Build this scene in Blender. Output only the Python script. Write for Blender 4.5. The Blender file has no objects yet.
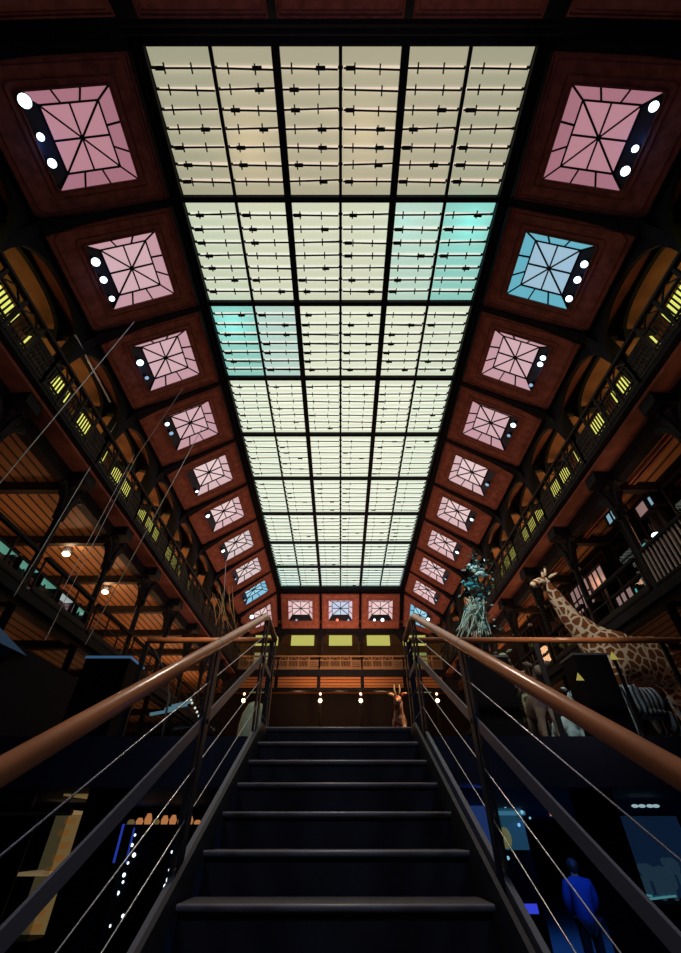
import bpy, bmesh, math, random
from mathutils import Vector, Matrix
random.seed(7)
C = bpy.context.scene.collection
R = math.radians

# ------------------------------------------------------------------ camera numbers
F = 417.0; PITCH = R(40.65); CX, CY = 340.5, 476.5
cp, sp = math.cos(PITCH), math.sin(PITCH)
def ray(px, py):
    x = (px - CX) / F; y = (CY - py) / F
    return Vector((x, cp - y * sp, sp + y * cp))
def P(px, py, X=None, Y=None, Z=None):
    d = ray(px, py)
    k = X / d.x if X is not None else (Y / d.y if Y is not None else Z / d.z)
    return d * k

# ------------------------------------------------------------------ materials
def mat(name, col, rough=.6, metal=0.0, spec=.3, noise=0.0, scale=6.0, bump=0.0, emit=None, estr=0.0):
    m = bpy.data.materials.new(name); m.use_nodes = True
    nt = m.node_tree; b = nt.nodes['Principled BSDF']
    b.inputs['Base Color'].default_value = (*col, 1); b.inputs['Roughness'].default_value = rough
    b.inputs['Metallic'].default_value = metal; b.inputs['Specular IOR Level'].default_value = spec
    if noise or bump:
        tc = nt.nodes.new('ShaderNodeTexCoord'); n = nt.nodes.new('ShaderNodeTexNoise')
        n.inputs['Scale'].default_value = scale; n.inputs['Detail'].default_value = 5
        nt.links.new(tc.outputs['Object'], n.inputs['Vector'])
        if noise:
            r = nt.nodes.new('ShaderNodeValToRGB')
            r.color_ramp.elements[0].position = .3; r.color_ramp.elements[1].position = .7
            r.color_ramp.elements[0].color = (*[c * (1 - noise) for c in col], 1)
            r.color_ramp.elements[1].color = (*[min(1, c * (1 + noise)) for c in col], 1)
            nt.links.new(n.outputs['Fac'], r.inputs['Fac']); nt.links.new(r.outputs['Color'], b.inputs['Base Color'])
        if bump:
            bp = nt.nodes.new('ShaderNodeBump'); bp.inputs['Strength'].default_value = bump; bp.inputs['Distance'].default_value = .02
            nt.links.new(n.outputs['Fac'], bp.inputs['Height']); nt.links.new(bp.outputs['Normal'], b.inputs['Normal'])
    if emit:
        b.inputs['Emission Color'].default_value = (*emit, 1); b.inputs['Emission Strength'].default_value = estr
    return m
def emat(name, col, s=1.0):
    m = mat(name, tuple(c * .3 for c in col), .4, emit=col, estr=s); return m
def planks(name, c1, c2, pitch, axis='X'):
    m = mat(name, c1, .6, spec=.25); nt = m.node_tree; b = nt.nodes['Principled BSDF']
    tc = nt.nodes.new('ShaderNodeTexCoord'); sx = nt.nodes.new('ShaderNodeSeparateXYZ')
    nt.links.new(tc.outputs['Object'], sx.inputs[0])
    mu = nt.nodes.new('ShaderNodeMath'); mu.operation = 'MULTIPLY'; mu.inputs[1].default_value = 1 / pitch
    nt.links.new(sx.outputs[axis], mu.inputs[0])
    fr = nt.nodes.new('ShaderNodeMath'); fr.operation = 'FRACT'; nt.links.new(mu.outputs[0], fr.inputs[0])
    fl = nt.nodes.new('ShaderNodeMath'); fl.operation = 'FLOOR'; nt.links.new(mu.outputs[0], fl.inputs[0])
    wn = nt.nodes.new('ShaderNodeTexWhiteNoise'); wn.noise_dimensions = '1D'; nt.links.new(fl.outputs[0], wn.inputs['W'])
    mp = nt.nodes.new('ShaderNodeMapping'); mp.inputs['Scale'].default_value = (9, .6, 3) if axis == 'X' else (.6, 9, 3)
    nt.links.new(tc.outputs['Object'], mp.inputs[0])
    ns = nt.nodes.new('ShaderNodeTexNoise'); ns.inputs['Scale'].default_value = 2; ns.inputs['Detail'].default_value = 5
    nt.links.new(mp.outputs[0], ns.inputs['Vector'])
    ad = nt.nodes.new('ShaderNodeMath'); ad.operation = 'ADD'; nt.links.new(wn.outputs['Value'], ad.inputs[0]); nt.links.new(ns.outputs['Fac'], ad.inputs[1])
    hf = nt.nodes.new('ShaderNodeMath'); hf.operation = 'MULTIPLY'; hf.inputs[1].default_value = .5; nt.links.new(ad.outputs[0], hf.inputs[0])
    mx = nt.nodes.new('ShaderNodeMix'); mx.data_type = 'RGBA'
    mx.inputs[6].default_value = (*c1, 1); mx.inputs[7].default_value = (*c2, 1); nt.links.new(hf.outputs[0], mx.inputs[0])
    gp = nt.nodes.new('ShaderNodeMath'); gp.operation = 'GREATER_THAN'; gp.inputs[1].default_value = .25; nt.links.new(fr.outputs[0], gp.inputs[0])
    m2 = nt.nodes.new('ShaderNodeMix'); m2.data_type = 'RGBA'; m2.inputs[6].default_value = (*[c * .18 for c in c1], 1)
    nt.links.new(gp.outputs[0], m2.inputs[0]); nt.links.new(mx.outputs[2], m2.inputs[7]); nt.links.new(m2.outputs[2], b.inputs['Base Color'])
    bp = nt.nodes.new('ShaderNodeBump'); bp.inputs['Strength'].default_value = .6; bp.inputs['Distance'].default_value = .02
    nt.links.new(gp.outputs[0], bp.inputs['Height']); nt.links.new(bp.outputs['Normal'], b.inputs['Normal'])
    return m
def panemat(name, col, s):
    """frosted backlit glass: gives off the light of the lamp bank behind it and lets lamps above shine through"""
    m = bpy.data.materials.new(name); m.use_nodes = True; nt = m.node_tree; nt.nodes.clear()
    o = nt.nodes.new('ShaderNodeOutputMaterial'); a = nt.nodes.new('ShaderNodeAddShader')
    e = nt.nodes.new('ShaderNodeEmission'); e.inputs[0].default_value = (*col, 1); e.inputs[1].default_value = s
    t = nt.nodes.new('ShaderNodeBsdfTranslucent'); t.inputs[0].default_value = (.4, .4, .4, 1)
    nt.links.new(e.outputs[0], a.inputs[0]); nt.links.new(t.outputs[0], a.inputs[1]); nt.links.new(a.outputs[0], o.inputs[0])
    return m
def glass(name, col=(.8, .85, .9), alpha=.12):
    m = bpy.data.materials.new(name); m.use_nodes = True; nt = m.node_tree; nt.nodes.clear()
    o = nt.nodes.new('ShaderNodeOutputMaterial'); x = nt.nodes.new('ShaderNodeMixShader'); x.inputs[0].default_value = alpha
    t = nt.nodes.new('ShaderNodeBsdfTransparent'); t.inputs[0].default_value = (*col, 1)
    g = nt.nodes.new('ShaderNodeBsdfGlossy'); g.inputs['Roughness'].default_value = .03
    nt.links.new(t.outputs[0], x.inputs[1]); nt.links.new(g.outputs[0], x.inputs[2]); nt.links.new(x.outputs[0], o.inputs[0])
    return m
def spots(name, dark, light, scale, edge=.09):
    m = mat(name, dark, .8, spec=.1); nt = m.node_tree; b = nt.nodes['Principled BSDF']
    tc = nt.nodes.new('ShaderNodeTexCoord'); v = nt.nodes.new('ShaderNodeTexVoronoi'); v.feature = 'DISTANCE_TO_EDGE'
    v.inputs['Scale'].default_value = scale; nt.links.new(tc.outputs['Object'], v.inputs['Vector'])
    r = nt.nodes.new('ShaderNodeValToRGB'); r.color_ramp.interpolation = 'CONSTANT'
    r.color_ramp.elements[0].color = (*light, 1); r.color_ramp.elements[1].position = edge; r.color_ramp.elements[1].color = (*dark, 1)
    nt.links.new(v.outputs['Distance'], r.inputs[0]); nt.links.new(r.outputs[0], b.inputs['Base Color']); return m

M = {}
M['iron'] = mat('dark_iron', (.008, .008, .011), .6, spec=.08, noise=.3, scale=3)
M['iron2'] = mat('browned_iron', (.020, .016, .014), .6, spec=.12, noise=.4, scale=5)
M['brick'] = mat('brick_red_board', (.28, .095, .062), .75, spec=.15, noise=.35, scale=5, bump=.3)
M['brick2'] = mat('brick_red_moulding', (.21, .068, .045), .7, spec=.15, noise=.3, scale=7)
M['brown'] = mat('ochre_plaster', (.20, .082, .048), .8, spec=.1, noise=.3, scale=2)
M['dkbrown'] = mat('dark_olive_wall', (.06, .04, .022), .8, spec=.1)
M['soffit'] = mat('red_brown_soffit', (.21, .082, .056), .7, spec=.15, noise=.25, scale=3)
M['plank'] = planks('wood_planks', (.26, .125, .055), (.38, .20, .09), .27)
M['plankend'] = planks('wood_planks_end', (.34, .11, .03), (.46, .17, .05), .36, 'Y')
M['board'] = planks('orange_board', (.30, .10, .03), (.50, .19, .06), .16, 'Z')
M['lit_iron'] = mat('orange_lit_iron', (.26, .14, .07), .6)  # far railing iron, with the orange light put into its colour
M['wood'] = mat('varnished_handrail', (.56, .205, .075), .25, spec=.5, noise=.35, scale=1.6)
M['ring'] = mat('dark_joint', (.03, .02, .015), .5)
M['steel'] = mat('steel_cable', (.55, .56, .6), .35, metal=.8)
M['post'] = mat('painted_steel', (.016, .019, .027), .5, spec=.3)
M['flat'] = mat('painted_flat_bar', (.10, .115, .15), .45, spec=.35)
M['tread'] = mat('dark_tread', (.055, .055, .062), .5, spec=.4, noise=.2, scale=9)
M['nose'] = mat('worn_nosing', (.26, .26, .28), .4, spec=.4)
M['riser'] = mat('dark_riser', (.034, .034, .040), .6, spec=.2, noise=.2, scale=5)
M['slab'] = mat('navy_slab', (.024, .030, .060), .6, spec=.2)
M['dark'] = mat('dark_wall', (.012, .010, .012), .8, spec=.1)
M['floor'] = mat('dark_floor', (.05, .055, .07), .4, spec=.3)
M['black'] = mat('black_panel', (.006, .006, .010), .6, spec=.05)
M['yellow'] = emat('yellow_lit_glass', (.66, .68, .14), 1.15)
M['yellow2'] = emat('yellow_lit_glass_end', (.47, .48, .12), .9)
M['green'] = emat('green_lit_glass', (.16, .22, .07), .9)
M['beigem'] = mat('beige_hoop', (.5, .45, .3), .6)
M['beige'] = emat('beige_lit_glass', (.20, .19, .09), .9)
M['bulb'] = emat('warm_bulb', (1, .72, .38), 9)
M['bulbr'] = emat('red_bulb', (1, .45, .3), 5)
M['spot'] = emat('cold_spot_lens', (.62, .84, 1), 4)
M['spotd'] = emat('dim_spot_lens', (.35, .55, .8), .8)
M['spotr'] = emat('red_spot_lens', (1, .15, .1), 2.5)
M['house'] = mat('spot_housing', (.02, .022, .03), .4, metal=.5)
M['glass'] = glass('clear_glass')
M['glassd'] = glass('reflecting_glass', (.6, .65, .7), .07)

# ------------------------------------------------------------------ mesh builder
class MB:
    def __init__(s): s.v = []; s.f = []; s.m = []
    def add(s, vs, fs, mi=0):
        o = len(s.v); s.v += [tuple(v) for v in vs]
        for f in fs: s.f.append([i + o for i in f]); s.m.append(mi)
        return s
    def hexa(s, p, mi=0):   # 8 points: bottom ring, top ring
        return s.add(p, [(0,3,2,1),(4,5,6,7),(0,1,5,4),(1,2,6,5),(2,3,7,6),(3,0,4,7)], mi)
    def box(s, x0, x1, y0, y1, z0, z1, mi=0):
        return s.hexa([(x0,y0,z0),(x1,y0,z0),(x1,y1,z0),(x0,y1,z0),(x0,y0,z1),(x1,y0,z1),(x1,y1,z1),(x0,y1,z1)], mi)
    def bar(s, p, q, w, h, up=(0,0,1), mi=0):
        p, q = Vector(p), Vector(q); d = (q - p).normalized(); up = Vector(up)
        a = d.cross(up)
        if a.length < 1e-4: a = d.cross(Vector((1,0,0)))
        a.normalize(); b = a.cross(d).normalized(); a *= w/2; b *= h/2
        return s.hexa([p-a-b,p+a-b,p+a+b,p-a+b,q-a-b,q+a-b,q+a+b,q-a+b], mi)
    def tube(s, pts, r, n=8, mi=0, caps=True):
        pts = [Vector(p) for p in pts]; rs = r if isinstance(r, (list, tuple)) else [r] * len(pts)
        ring = []; prev = None
        for i, p in enumerate(pts):
            d = (pts[min(i+1, len(pts)-1)] - pts[max(i-1, 0)]).normalized()
            a = d.cross(Vector((0,0,1))) if prev is None else prev - d * prev.dot(d)
            if a.length < 1e-3: a = d.cross(Vector((1,0,0)))
            a.normalize(); prev = a; b = d.cross(a)
            ring.append([p + (a*math.cos(2*math.pi*k/n) + b*math.sin(2*math.pi*k/n)) * rs[i] for k in range(n)])
        vs = [v for g in ring for v in g]; fs = []
        for i in range(len(pts)-1):
            for k in range(n): fs.append((i*n+k, i*n+(k+1)%n, (i+1)*n+(k+1)%n, (i+1)*n+k))
        if caps: fs.append(tuple(range(n))); fs.append(tuple(range((len(pts)-1)*n, len(pts)*n)))
        return s.add(vs, fs, mi)
    def lathe(s, prof, c=(0,0,0), n=16, mi=0):
        vs = []; fs = []
        for r, z in prof:
            for k in range(n): vs.append((c[0]+r*math.cos(2*math.pi*k/n), c[1]+r*math.sin(2*math.pi*k/n), c[2]+z))
        for i in range(len(prof)-1):
            for k in range(n): fs.append((i*n+k, i*n+(k+1)%n, (i+1)*n+(k+1)%n, (i+1)*n+k))
        fs.append(tuple(range(n))); fs.append(tuple(range((len(prof)-1)*n, len(prof)*n)))
        return s.add(vs, fs, mi)
    def ball(s, c, r, n=10, mi=0, sc=(1,1,1)):
        vs = []; fs = []; m = n // 2 + 1
        for i in range(m + 1):
            t = math.pi * i / m
            for k in range(n):
                a = 2*math.pi*k/n; vs.append((c[0]+r*sc[0]*math.sin(t)*math.cos(a), c[1]+r*sc[1]*math.sin(t)*math.sin(a), c[2]+r*sc[2]*math.cos(t)))
        for i in range(m):
            for k in range(n): fs.append((i*n+k, i*n+(k+1)%n, (i+1)*n+(k+1)%n, (i+1)*n+k))
        return s.add(vs, fs, mi)
    def prism(s, A, B, mi=0):   # two matching outlines
        n = len(A); s.add(list(A) + list(B), [tuple(range(n))[::-1], tuple(range(n, 2*n))] + [(i, (i+1)%n, n+(i+1)%n, n+i) for i in range(n)], mi); return s
    def strip(s, A, B, mi=0, closed=False):
        n = len(A); rng = n if closed else n-1
        return s.add(list(A)+list(B), [(i,(i+1)%n,n+(i+1)%n,n+i) for i in range(rng)], mi)
    def build(s, name, mats, parent=None, smooth=False, origin=None, merge=True):
        me = bpy.data.meshes.new(name); me.from_pydata([Vector(v) for v in s.v], [], s.f)
        for m in (mats if isinstance(mats, (list, tuple)) else [mats]): me.materials.append(m)
        me.polygons.foreach_set('material_index', s.m)
        bm = bmesh.new(); bm.from_mesh(me)
        if merge: bmesh.ops.remove_doubles(bm, verts=bm.verts, dist=1e-5)
        bmesh.ops.recalc_face_normals(bm, faces=bm.faces); bm.to_mesh(me); bm.free()
        if smooth: me.polygons.foreach_set('use_smooth', [True]*len(me.polygons))
        o = bpy.data.objects.new(name, me); C.objects.link(o)
        if parent is not None:
            o.parent = parent
            o.matrix_parent_inverse = Matrix.Translation(-Vector(parent.location)) if parent.type == 'EMPTY' else Matrix()
        return o
def tag(o, label, cat, group=None):
    o['label'] = label; o['category'] = cat
    if group: o['group'] = group
    return o
def thing(name, label, cat, loc=(0,0,0), group=None):
    o = bpy.data.objects.new(name, None); o.empty_display_size = .1; C.objects.link(o); o.location = loc
    return tag(o, label, cat, group)
def struct(name, mb, m, **k):
    o = mb.build(name, m, **k); o['kind'] = 'structure'; return o
ORD = ['first','second','third','fourth','fifth','sixth','seventh','eighth','ninth','tenth','eleventh','twelfth','thirteenth','fourteenth']
SIDE = {-1: 'left', 1: 'right'}
ntrim = [0]
def trim(mb, m):
    ntrim[0] += 1; return struct('trim_%d' % ntrim[0], mb, m)

# ------------------------------------------------------------------ hall numbers
Y0, BAY, NB = .64, 2.465, 9
YE = Y0 + BAY*NB           # far end of the skylight
yb = lambda k: Y0 + BAY*k
ybc = lambda k: Y0 + 2.502*k   # coffers run at a slightly wider pitch
HZ, OZ = 11.0, 9.45        # skylight height, cove foot height (camera is at zero)
skx = lambda y: 3.60 - (y - Y0) * .0055
t = lambda y: 1.03 - .0028*y
GR = -2.1                  # ground floor
L1 = .785                  # landing level
L2b, L2 = 3.55, 3.75       # lower gallery
L3b, L3 = 6.65, 7.1        # upper gallery
CXL = 6.55                 # column line
RX = 6.12                  # upper railing line
OX = 6.05                  # cove foot
YN, YF = Y0 - 2.3, YE + 2.3
def S(s, x, y, z): return Vector((s*x*t(y), y, z))

# ------------------------------------------------------------------ skylight
sky = thing('skylight', 'long glazed ceiling skylight of white panes with black bars above the hall', 'skylight', (0, (Y0+YE)/2, HZ))
fr = MB()
for s in (-1, 1):
    for off, w, dz in ((.045, .08, .0), (.14, .05, -.05), (.22, .05, .0)):
        fr.bar((s*(skx(Y0)+off), Y0-.1, HZ+.02+dz), (s*(skx(YE)+off), YE+.1, HZ+.02+dz), w, .22)
for y, sg in ((Y0, -1), (YE, 1)):
    for off, w, dz in ((.05, .09, 0), (.17, .06, -.05), (.28, .05, 0)):
        fr.bar((-skx(y)-.3, y+sg*off, HZ+.02+dz), (skx(y)+.3, y+sg*off, HZ+.02+dz), w, .22)
fr.build('frame', M['iron'], sky)
xs = lambda j, y: -skx(y) + 2*skx(y)*j/6
for j in range(1, 6):
    w = .15 if j in (2, 4) else .065
    MB().bar((xs(j, Y0), Y0, HZ-.02), (xs(j, YE), YE, HZ-.0), w, .11 if j in (2,4) else .06).build('mullion', M['iron'], sky)
for k in range(1, NB):
    MB().bar((-skx(yb(k)), yb(k), HZ-.0), (skx(yb(k)), yb(k), HZ-.0), .11, .06).build('transom', M['iron'], sky)
# panes: eight lapped slats per pane with a narrow bright lap between them
row_col = [((.40,.37,.255), 1.0), ((.62,.64,.47), 1.0), ((.72,.75,.57), 1.0), ((.71,.75,.57), 1), ((.73,.78,.60), 1), ((.75,.81,.64), 1), ((.74,.82,.65), 1), ((.64,.78,.65), 1), ((.34,.60,.54), 1)]
pm = {}
def pane_mat(k, j):
    c, s_ = row_col[k]
    if (k, j) in ((1, 5), (2, 0)): c = (.26, .56, .48)
    elif (k, j) in ((1, 4),): c = (.46, .62, .51)
    elif (k, j) in ((2, 1), (8, 5)): c = (.45, .62, .55)
    elif k == 8 and j in (1, 2, 3): c = (.42, .62, .53)
    elif j in (0, 5): c = (c[0]*.9, c[1]*.95, c[2]*.95)
    key = tuple(round(a, 3) for a in c)
    if key not in pm: pm[key] = panemat('frosted_pane', c, s_)
    return pm[key]
lapm = emat('bright_glass_lap', (.80, .80, .70), 1.0)
lapw = emat('warm_glass_lap', (.85, .70, .55), .9)
NS = 8
for k in range(NB):
    for j in range(6):
        mb = MB(); y0, y1 = yb(k)+.03, yb(k+1)-.03
        for i in range(NS):
            a = y0 + (y1-y0)*i/NS; b = y0 + (y1-y0)*(i+1)/NS - .045
            mb.add([(xs(j,a)+.01, a, HZ+.03), (xs(j+1,a)-.01, a, HZ+.03), (xs(j+1,b)-.01, b, HZ+.075), (xs(j,b)+.01, b, HZ+.075)], [(0,1,2,3)], 0)
            if i < NS-1:
                c = b + (.06 if k < 3 else .16); hz = .10 if k < 3 else .088
                mb.add([(xs(j,b)+.05, b-.01, HZ+hz), (xs(j+1,b)-.05, b-.01, HZ+hz), (xs(j+1,c)-.05, c, HZ+hz), (xs(j,c)+.05, c, HZ+hz)], [(0,1,2,3)], 1)
        mb.build('pane', [pane_mat(k, j), lapw if k == 0 else lapm], sky)
rr = random.Random(3)
for k in range(NB):
    for i in range(1, NS):
        y = yb(k)+.03 + (BAY-.06)*i/NS - .02; mb = MB(); z = HZ - .01; W_ = .03 if k < 2 else .026
        for j in range(6):
            dz = rr.uniform(-.02, .02); xa, xb = xs(j, y)+.06, xs(j+1, y)-.05; dy = rr.uniform(-.03, .03)
            mb.bar((xa, y, z), (xb, y+dy, z), W_, W_)
            for q in ((.2, .66) if k < 4 else (.3,)):
                xq = xa + (xb-xa)*q + rr.uniform(-.03, .03); yq = y + dy*q
                mb.bar((xq, yq-.08, z-.01), (xq, yq+.08, z-.01), W_*.9, .02)
            if rr.random() < (.8 if k < 3 else .35):
                xq = xa + (xb-xa)*rr.choice((.12, .22, .7)); mb.bar((xq-.09, y, z-.02), (xq+.09, y, z-.02), (.065 if k < 3 else .045), (.05 if k < 3 else .03))
        mb.build('glazing_rod', M['iron'], sky)

# ------------------------------------------------------------------ coffers with rooflights
def quadmap(A, B, Cc, D, out):
    """u runs A->B (inner edge), v runs inner->outer (A->D), w is outwards"""
    A, B, Cc, D = map(Vector, (A, B, Cc, D)); n = (B-A).cross(D-A).normalized()
    if n.dot(Vector(out)) < 0: n = -n
    return lambda u, v, w=0.0: (A*(1-u)+B*u)*(1-v) + (D*(1-u)+Cc*u)*v + n*w
def mbox(mb, m, u0, u1, v0, v1, w0, w1, mi=0):
    mb.hexa([m(u0,v0,w0),m(u1,v0,w0),m(u1,v1,w0),m(u0,v1,w0),m(u0,v0,w1),m(u1,v0,w1),m(u1,v1,w1),m(u0,v1,w1)], mi)
rl = {}
def rl_mat(c):
    if c not in rl: rl[c] = emat('rooflight_glass', c, 1.0)
    return rl[c]
def coffer(label, m, cols, lamps=(), where='', lit=True, chamfer=.07):
    root = thing('rooflight_coffer', label, 'coffer', m(.5, .5, 0), 'coffers around the skylight')
    g = .032; c = chamfer
    h0, h1, k0, k1 = .205, .795, .20, .765
    outl = [(g, .02), (.5, .02), (1-g, .02), (1-g, .5), (1-g, 1-c), (1-g-c*.7, .99), (.5, .99), (g+c*.7, .99), (g, 1-c), (g, .5)]
    hole = [(h0, k0), (.5, k0), (h1, k0), (h1, .5), (h1, k1-.02), (h1-.02, k1), (.5, k1), (h0+.02, k1), (h0, k1-.02), (h0, .5)]
    if not lit: hole = [(.5+.02*(a-.5), .5+.02*(b-.5)) for a, b in hole]
    b = MB()
    b.strip([m(*p, 0) for p in outl], [m(*p, 0) for p in hole], 0, True); b.strip([m(*p, .09) for p in outl], [m(*p, .09) for p in hole], 0, True)
    b.strip([m(*p, 0) for p in outl], [m(*p, .09) for p in outl], 0, True); b.strip([m(*p, 0) for p in hole], [m(*p, .09) for p in hole], 0, True)
    b.build('panel_board', M['brick'], root)
    b = MB()
    def inset(pts, f): return [(.5+(a-.5)*f, .5+(q-.5)*f) for a, q in pts]
    for f1, f2, w in ((1.0, .965, -.03), (.92, .91, -.015)):
        o_, i_ = inset(outl, f1), inset(outl, f2)
        b.strip([m(*p, w) for p in o_], [m(*p, w) for p in i_], 0, True); b.strip([m(*p, w) for p in o_], [m(*p, .01) for p in o_], 0, True); b.strip([m(*p, w) for p in i_], [m(*p, .01) for p in i_], 0, True)
    if lit:
        for f1, f2, w in ((1.20, 1.17, -.015), (1.05, 1.0, -.025)):
            o_, i_ = inset(hole, f1), inset(hole, f2)
            b.strip([m(*p, w) for p in o_], [m(*p, w) for p in i_], 0, True); b.strip([m(*p, w) for p in o_], [m(*p, .01) for p in o_], 0, True); b.strip([m(*p, w) for p in i_], [m(*p, .01) for p in i_], 0, True)
    b.build('moulding', M['brick2'], root)
    if not lit: return root
    # recessed lantern: raised square glass, glazed sides, dark lamp shelf on the outer side
    d = .24; iu0, iu1, iv0, iv1 = h0+.085, h1-.085, k0+.085, k1-.105
    I = [(iu0, iv0), (iu1, iv0), (iu1, iv1), (iu0, iv1)]; H = [(h0, k0), (h1, k0), (h1, k1), (h0, k1)]
    top = MB(); top.add([m(*p, d) for p in I], [(0,1,2,3)]); top.build('top_pane', rl_mat(cols[0]), root)
    cu = (iu0+iu1)/2; cv = (iv0+iv1)/2
    for i, nm in ((0, 'side_pane'), (1, 'side_pane'), (3, 'side_pane')):
        a, bq = i, (i+1) % 4
        MB().add([m(*H[a], .05), m(*H[bq], .05), m(*I[bq], d), m(*I[a], d)], [(0,1,2,3)]).build(nm, rl_mat(cols[1]), root)
    MB().hexa([m(*H[2], .05), m(*H[3], .05), m(*I[3], d-.01), m(*I[2], d-.01), m(*H[2], .09), m(*H[3], .09), m(*I[3], d+.03), m(*I[2], d+.03)]).build('lamp_shelf', M['house'], root)
    gb = MB(); W = .033
    def gl(p, q, wp, wq): gb.bar(m(*p, wp-.015), m(*q, wq-.015), W, W, m(0,0,1)-m(0,0,0))
    mid = [((iu0+iu1)/2, iv0), (iu1, cv), ((iu0+iu1)/2, iv1), (iu0, cv)]
    for i in range(4):
        gl(I[i], I[(i+1)%4], d, d); gl(H[i], I[i], .05, d); gl((cu, cv), I[i], d, d); gl((cu, cv), mid[i], d, d)
    for i in (0, 1, 3):
        for f in (.36, .68):
            a = tuple(H[i][q]*(1-f)+H[(i+1)%4][q]*f for q in (0,1)); bq = tuple(I[i][q]*(1-f)+I[(i+1)%4][q]*f for q in (0,1)); gl(a, bq, .05, d)
    gl((cu, cv), (cu, cv+.001), d, d)
    gb.build('glazing_bars', M['iron'], root)
    MB().hexa([m(h0-.005,k1,-.02),m(h1+.005,k1,-.02),m(h1+.005,k1+.012,-.02),m(h0-.005,k1+.012,-.02),m(h0-.005,k1,.05),m(h1+.005,k1,.05),m(h1+.005,k1+.012,.05),m(h0-.005,k1+.012,.05)]).build('shelf_rim', M['flat'], root)
    nm = ['nearest', 'middle', 'farthest']
    for i, (u, r, mt) in enumerate(lamps):
        which = ('lone spotlight' if len(lamps) == 1 else (nm[i] if len(lamps) == 3 else (nm[0] if i == 0 else nm[2])) + ' spotlight')
        hs = m(u, .745, .0); n_ = (m(0,0,1)-m(0,0,0)).normalized()
        pos = m(u, .735, .08)
        l = thing('spotlight', '%s in the %s' % (which, where), 'spotlight', pos, 'spotlights in the rooflights')
        aim = -n_
        MB().tube([pos - aim*.03, pos + aim*.09, pos + aim*.12], [r*.7, r, r*1.05], 14).build('housing', M['house'], l, True)
        MB().tube([pos + aim*.121, pos + aim*.135], [r*.92, r*.85], 14).build('lens', M[mt], l)
    return root
PK = ((.62,.40,.43), (.54,.31,.35)); PK1 = ((.46,.22,.26), (.37,.16,.20)); PKL = ((.74,.55,.56), (.64,.43,.45))
CYN = ((.33,.50,.62), (.13,.42,.52)); BLU = ((.30,.60,.75), (.20,.48,.66)); PAL = ((.70,.58,.58), (.62,.50,.52))
colL = [PK1, PK, PK, PK, PKL, PKL, PAL, PAL, BLU, PKL]
colR = [PK1, CYN, PK, PK, PKL, PKL, PKL, PKL, PKL, BLU]
B_, D_ = 'spot', 'spotd'
lampL = [[(.25,.115,B_),(.45,.07,B_),(.61,.085,B_)], [(.34,.10,B_),(.50,.085,B_),(.68,.07,B_)], [(.40,.10,B_),(.6,.06,D_)], [(.30,.075,B_),(.46,.075,D_)], [(.66,.06,B_)], [(.30,.09,B_)], [(.4,.09,B_)], [(.5,.06,D_)], [(.5,.06,D_)], [(.3,.13,B_)]]
lampR = [[(.28,.085,B_),(.52,.065,B_),(.66,.09,B_)], [(.36,.085,B_),(.50,.085,B_),(.68,.085,B_)], [(.34,.08,B_),(.42,.08,B_),(.7,.06,D_)], [(.32,.09,B_),(.5,.06,D_)], [(.5,.075,D_)], [(.4,.075,B_)], [(.45,.085,B_)], [(.5,.06,D_)], [(.5,.06,D_)], [(.4,.10,B_),(.6,.08,B_)]]
def inner(s, y): return Vector((s*(skx(y)+.28), y, HZ-.04))
def outer(s, y): return S(s, OX, y, OZ)
for s in (-1, 1):
    for k in range(NB):
        a, b = ybc(k), ybc(k+1); m = quadmap(inner(s,a), inner(s,b), outer(s,b), outer(s,a), (s, 0, 1))
        col = (colL if s < 0 else colR)[k]; lp = (lampL if s < 0 else lampR)[k]
        hue = 'blue' if col in (CYN, BLU) else 'pink'
        nm = '%s rooflight from the stairs on the %s' % (ORD[k], SIDE[s])
        coffer('brick-red coffer with %s glass, the %s' % (hue, nm), m, col, lp, nm)
    # hipped corners
    for y0, sg, far in ((YE, 1, True), (Y0, -1, False)):
        x = skx(y0) + .28; z = HZ - .04; xo = OX*t(y0); yy = y0 + sg*(.44 if far else .30)
        A = Vector((s*x, yy, z-.06)); Bq = Vector((s*x, y0+sg*2.2, OZ+.06)); D = Vector((s*xo, yy, OZ+.03))
        n = (Bq-A).cross(D-A); px_, py_ = s*(x+(xo-x)*.72), y0+sg*(.42+1.78*.74)
        pz = A.z - (n.x*(px_-A.x) + n.y*(py_-A.y))/n.z
        m = quadmap(A, Bq, (px_, py_, pz), D, (s, sg, 1))
        if far:
            nm = 'far %s corner rooflight' % SIDE[s]
            coffer('brick-red coffer angled across the far %s corner, with %s glass' % (SIDE[s], 'pink' if s < 0 else 'blue'), m, (colL if s < 0 else colR)[9], (lampL if s < 0 else lampR)[9], nm, True, .10)
        else: coffer('dark plain coffer across the near %s corner of the skylight' % SIDE[s], m, PK, (), '', False)
XE = [-3.62, -1.19, 1.19, 3.62]
for i in range(3):
    nm = ['left', 'middle', 'right'][i]
    m = quadmap((XE[i], YE+.50, HZ-.12), (XE[i+1], YE+.50, HZ-.12), (XE[i+1], YE+2.35, OZ), (XE[i], YE+2.35, OZ), (0, 1, 1))
    coffer('brick-red coffer with %s glass, %s of three on the far end' % ('blue and pink' if i == 1 else 'pink', nm), m, [PKL, ((.45,.55,.72),(.60,.50,.60)), PKL][i],
           [[(.4,.07,D_)], [(.42,.09,'spotr'),(.7,.07,D_)], [(.35,.08,B_),(.55,.11,B_)]][i], '%s far-end rooflight' % nm, True, .02)
    m = quadmap((XE[i], Y0-.30, HZ-.06), (XE[i+1], Y0-.30, HZ-.06), (XE[i+1], Y0-2.3, OZ), (XE[i], Y0-2.3, OZ), (0, -1, 1))
    coffer('dark plain coffer overhead, %s of three at the near end' % nm, m, PK, (), '', False, .02)
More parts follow.
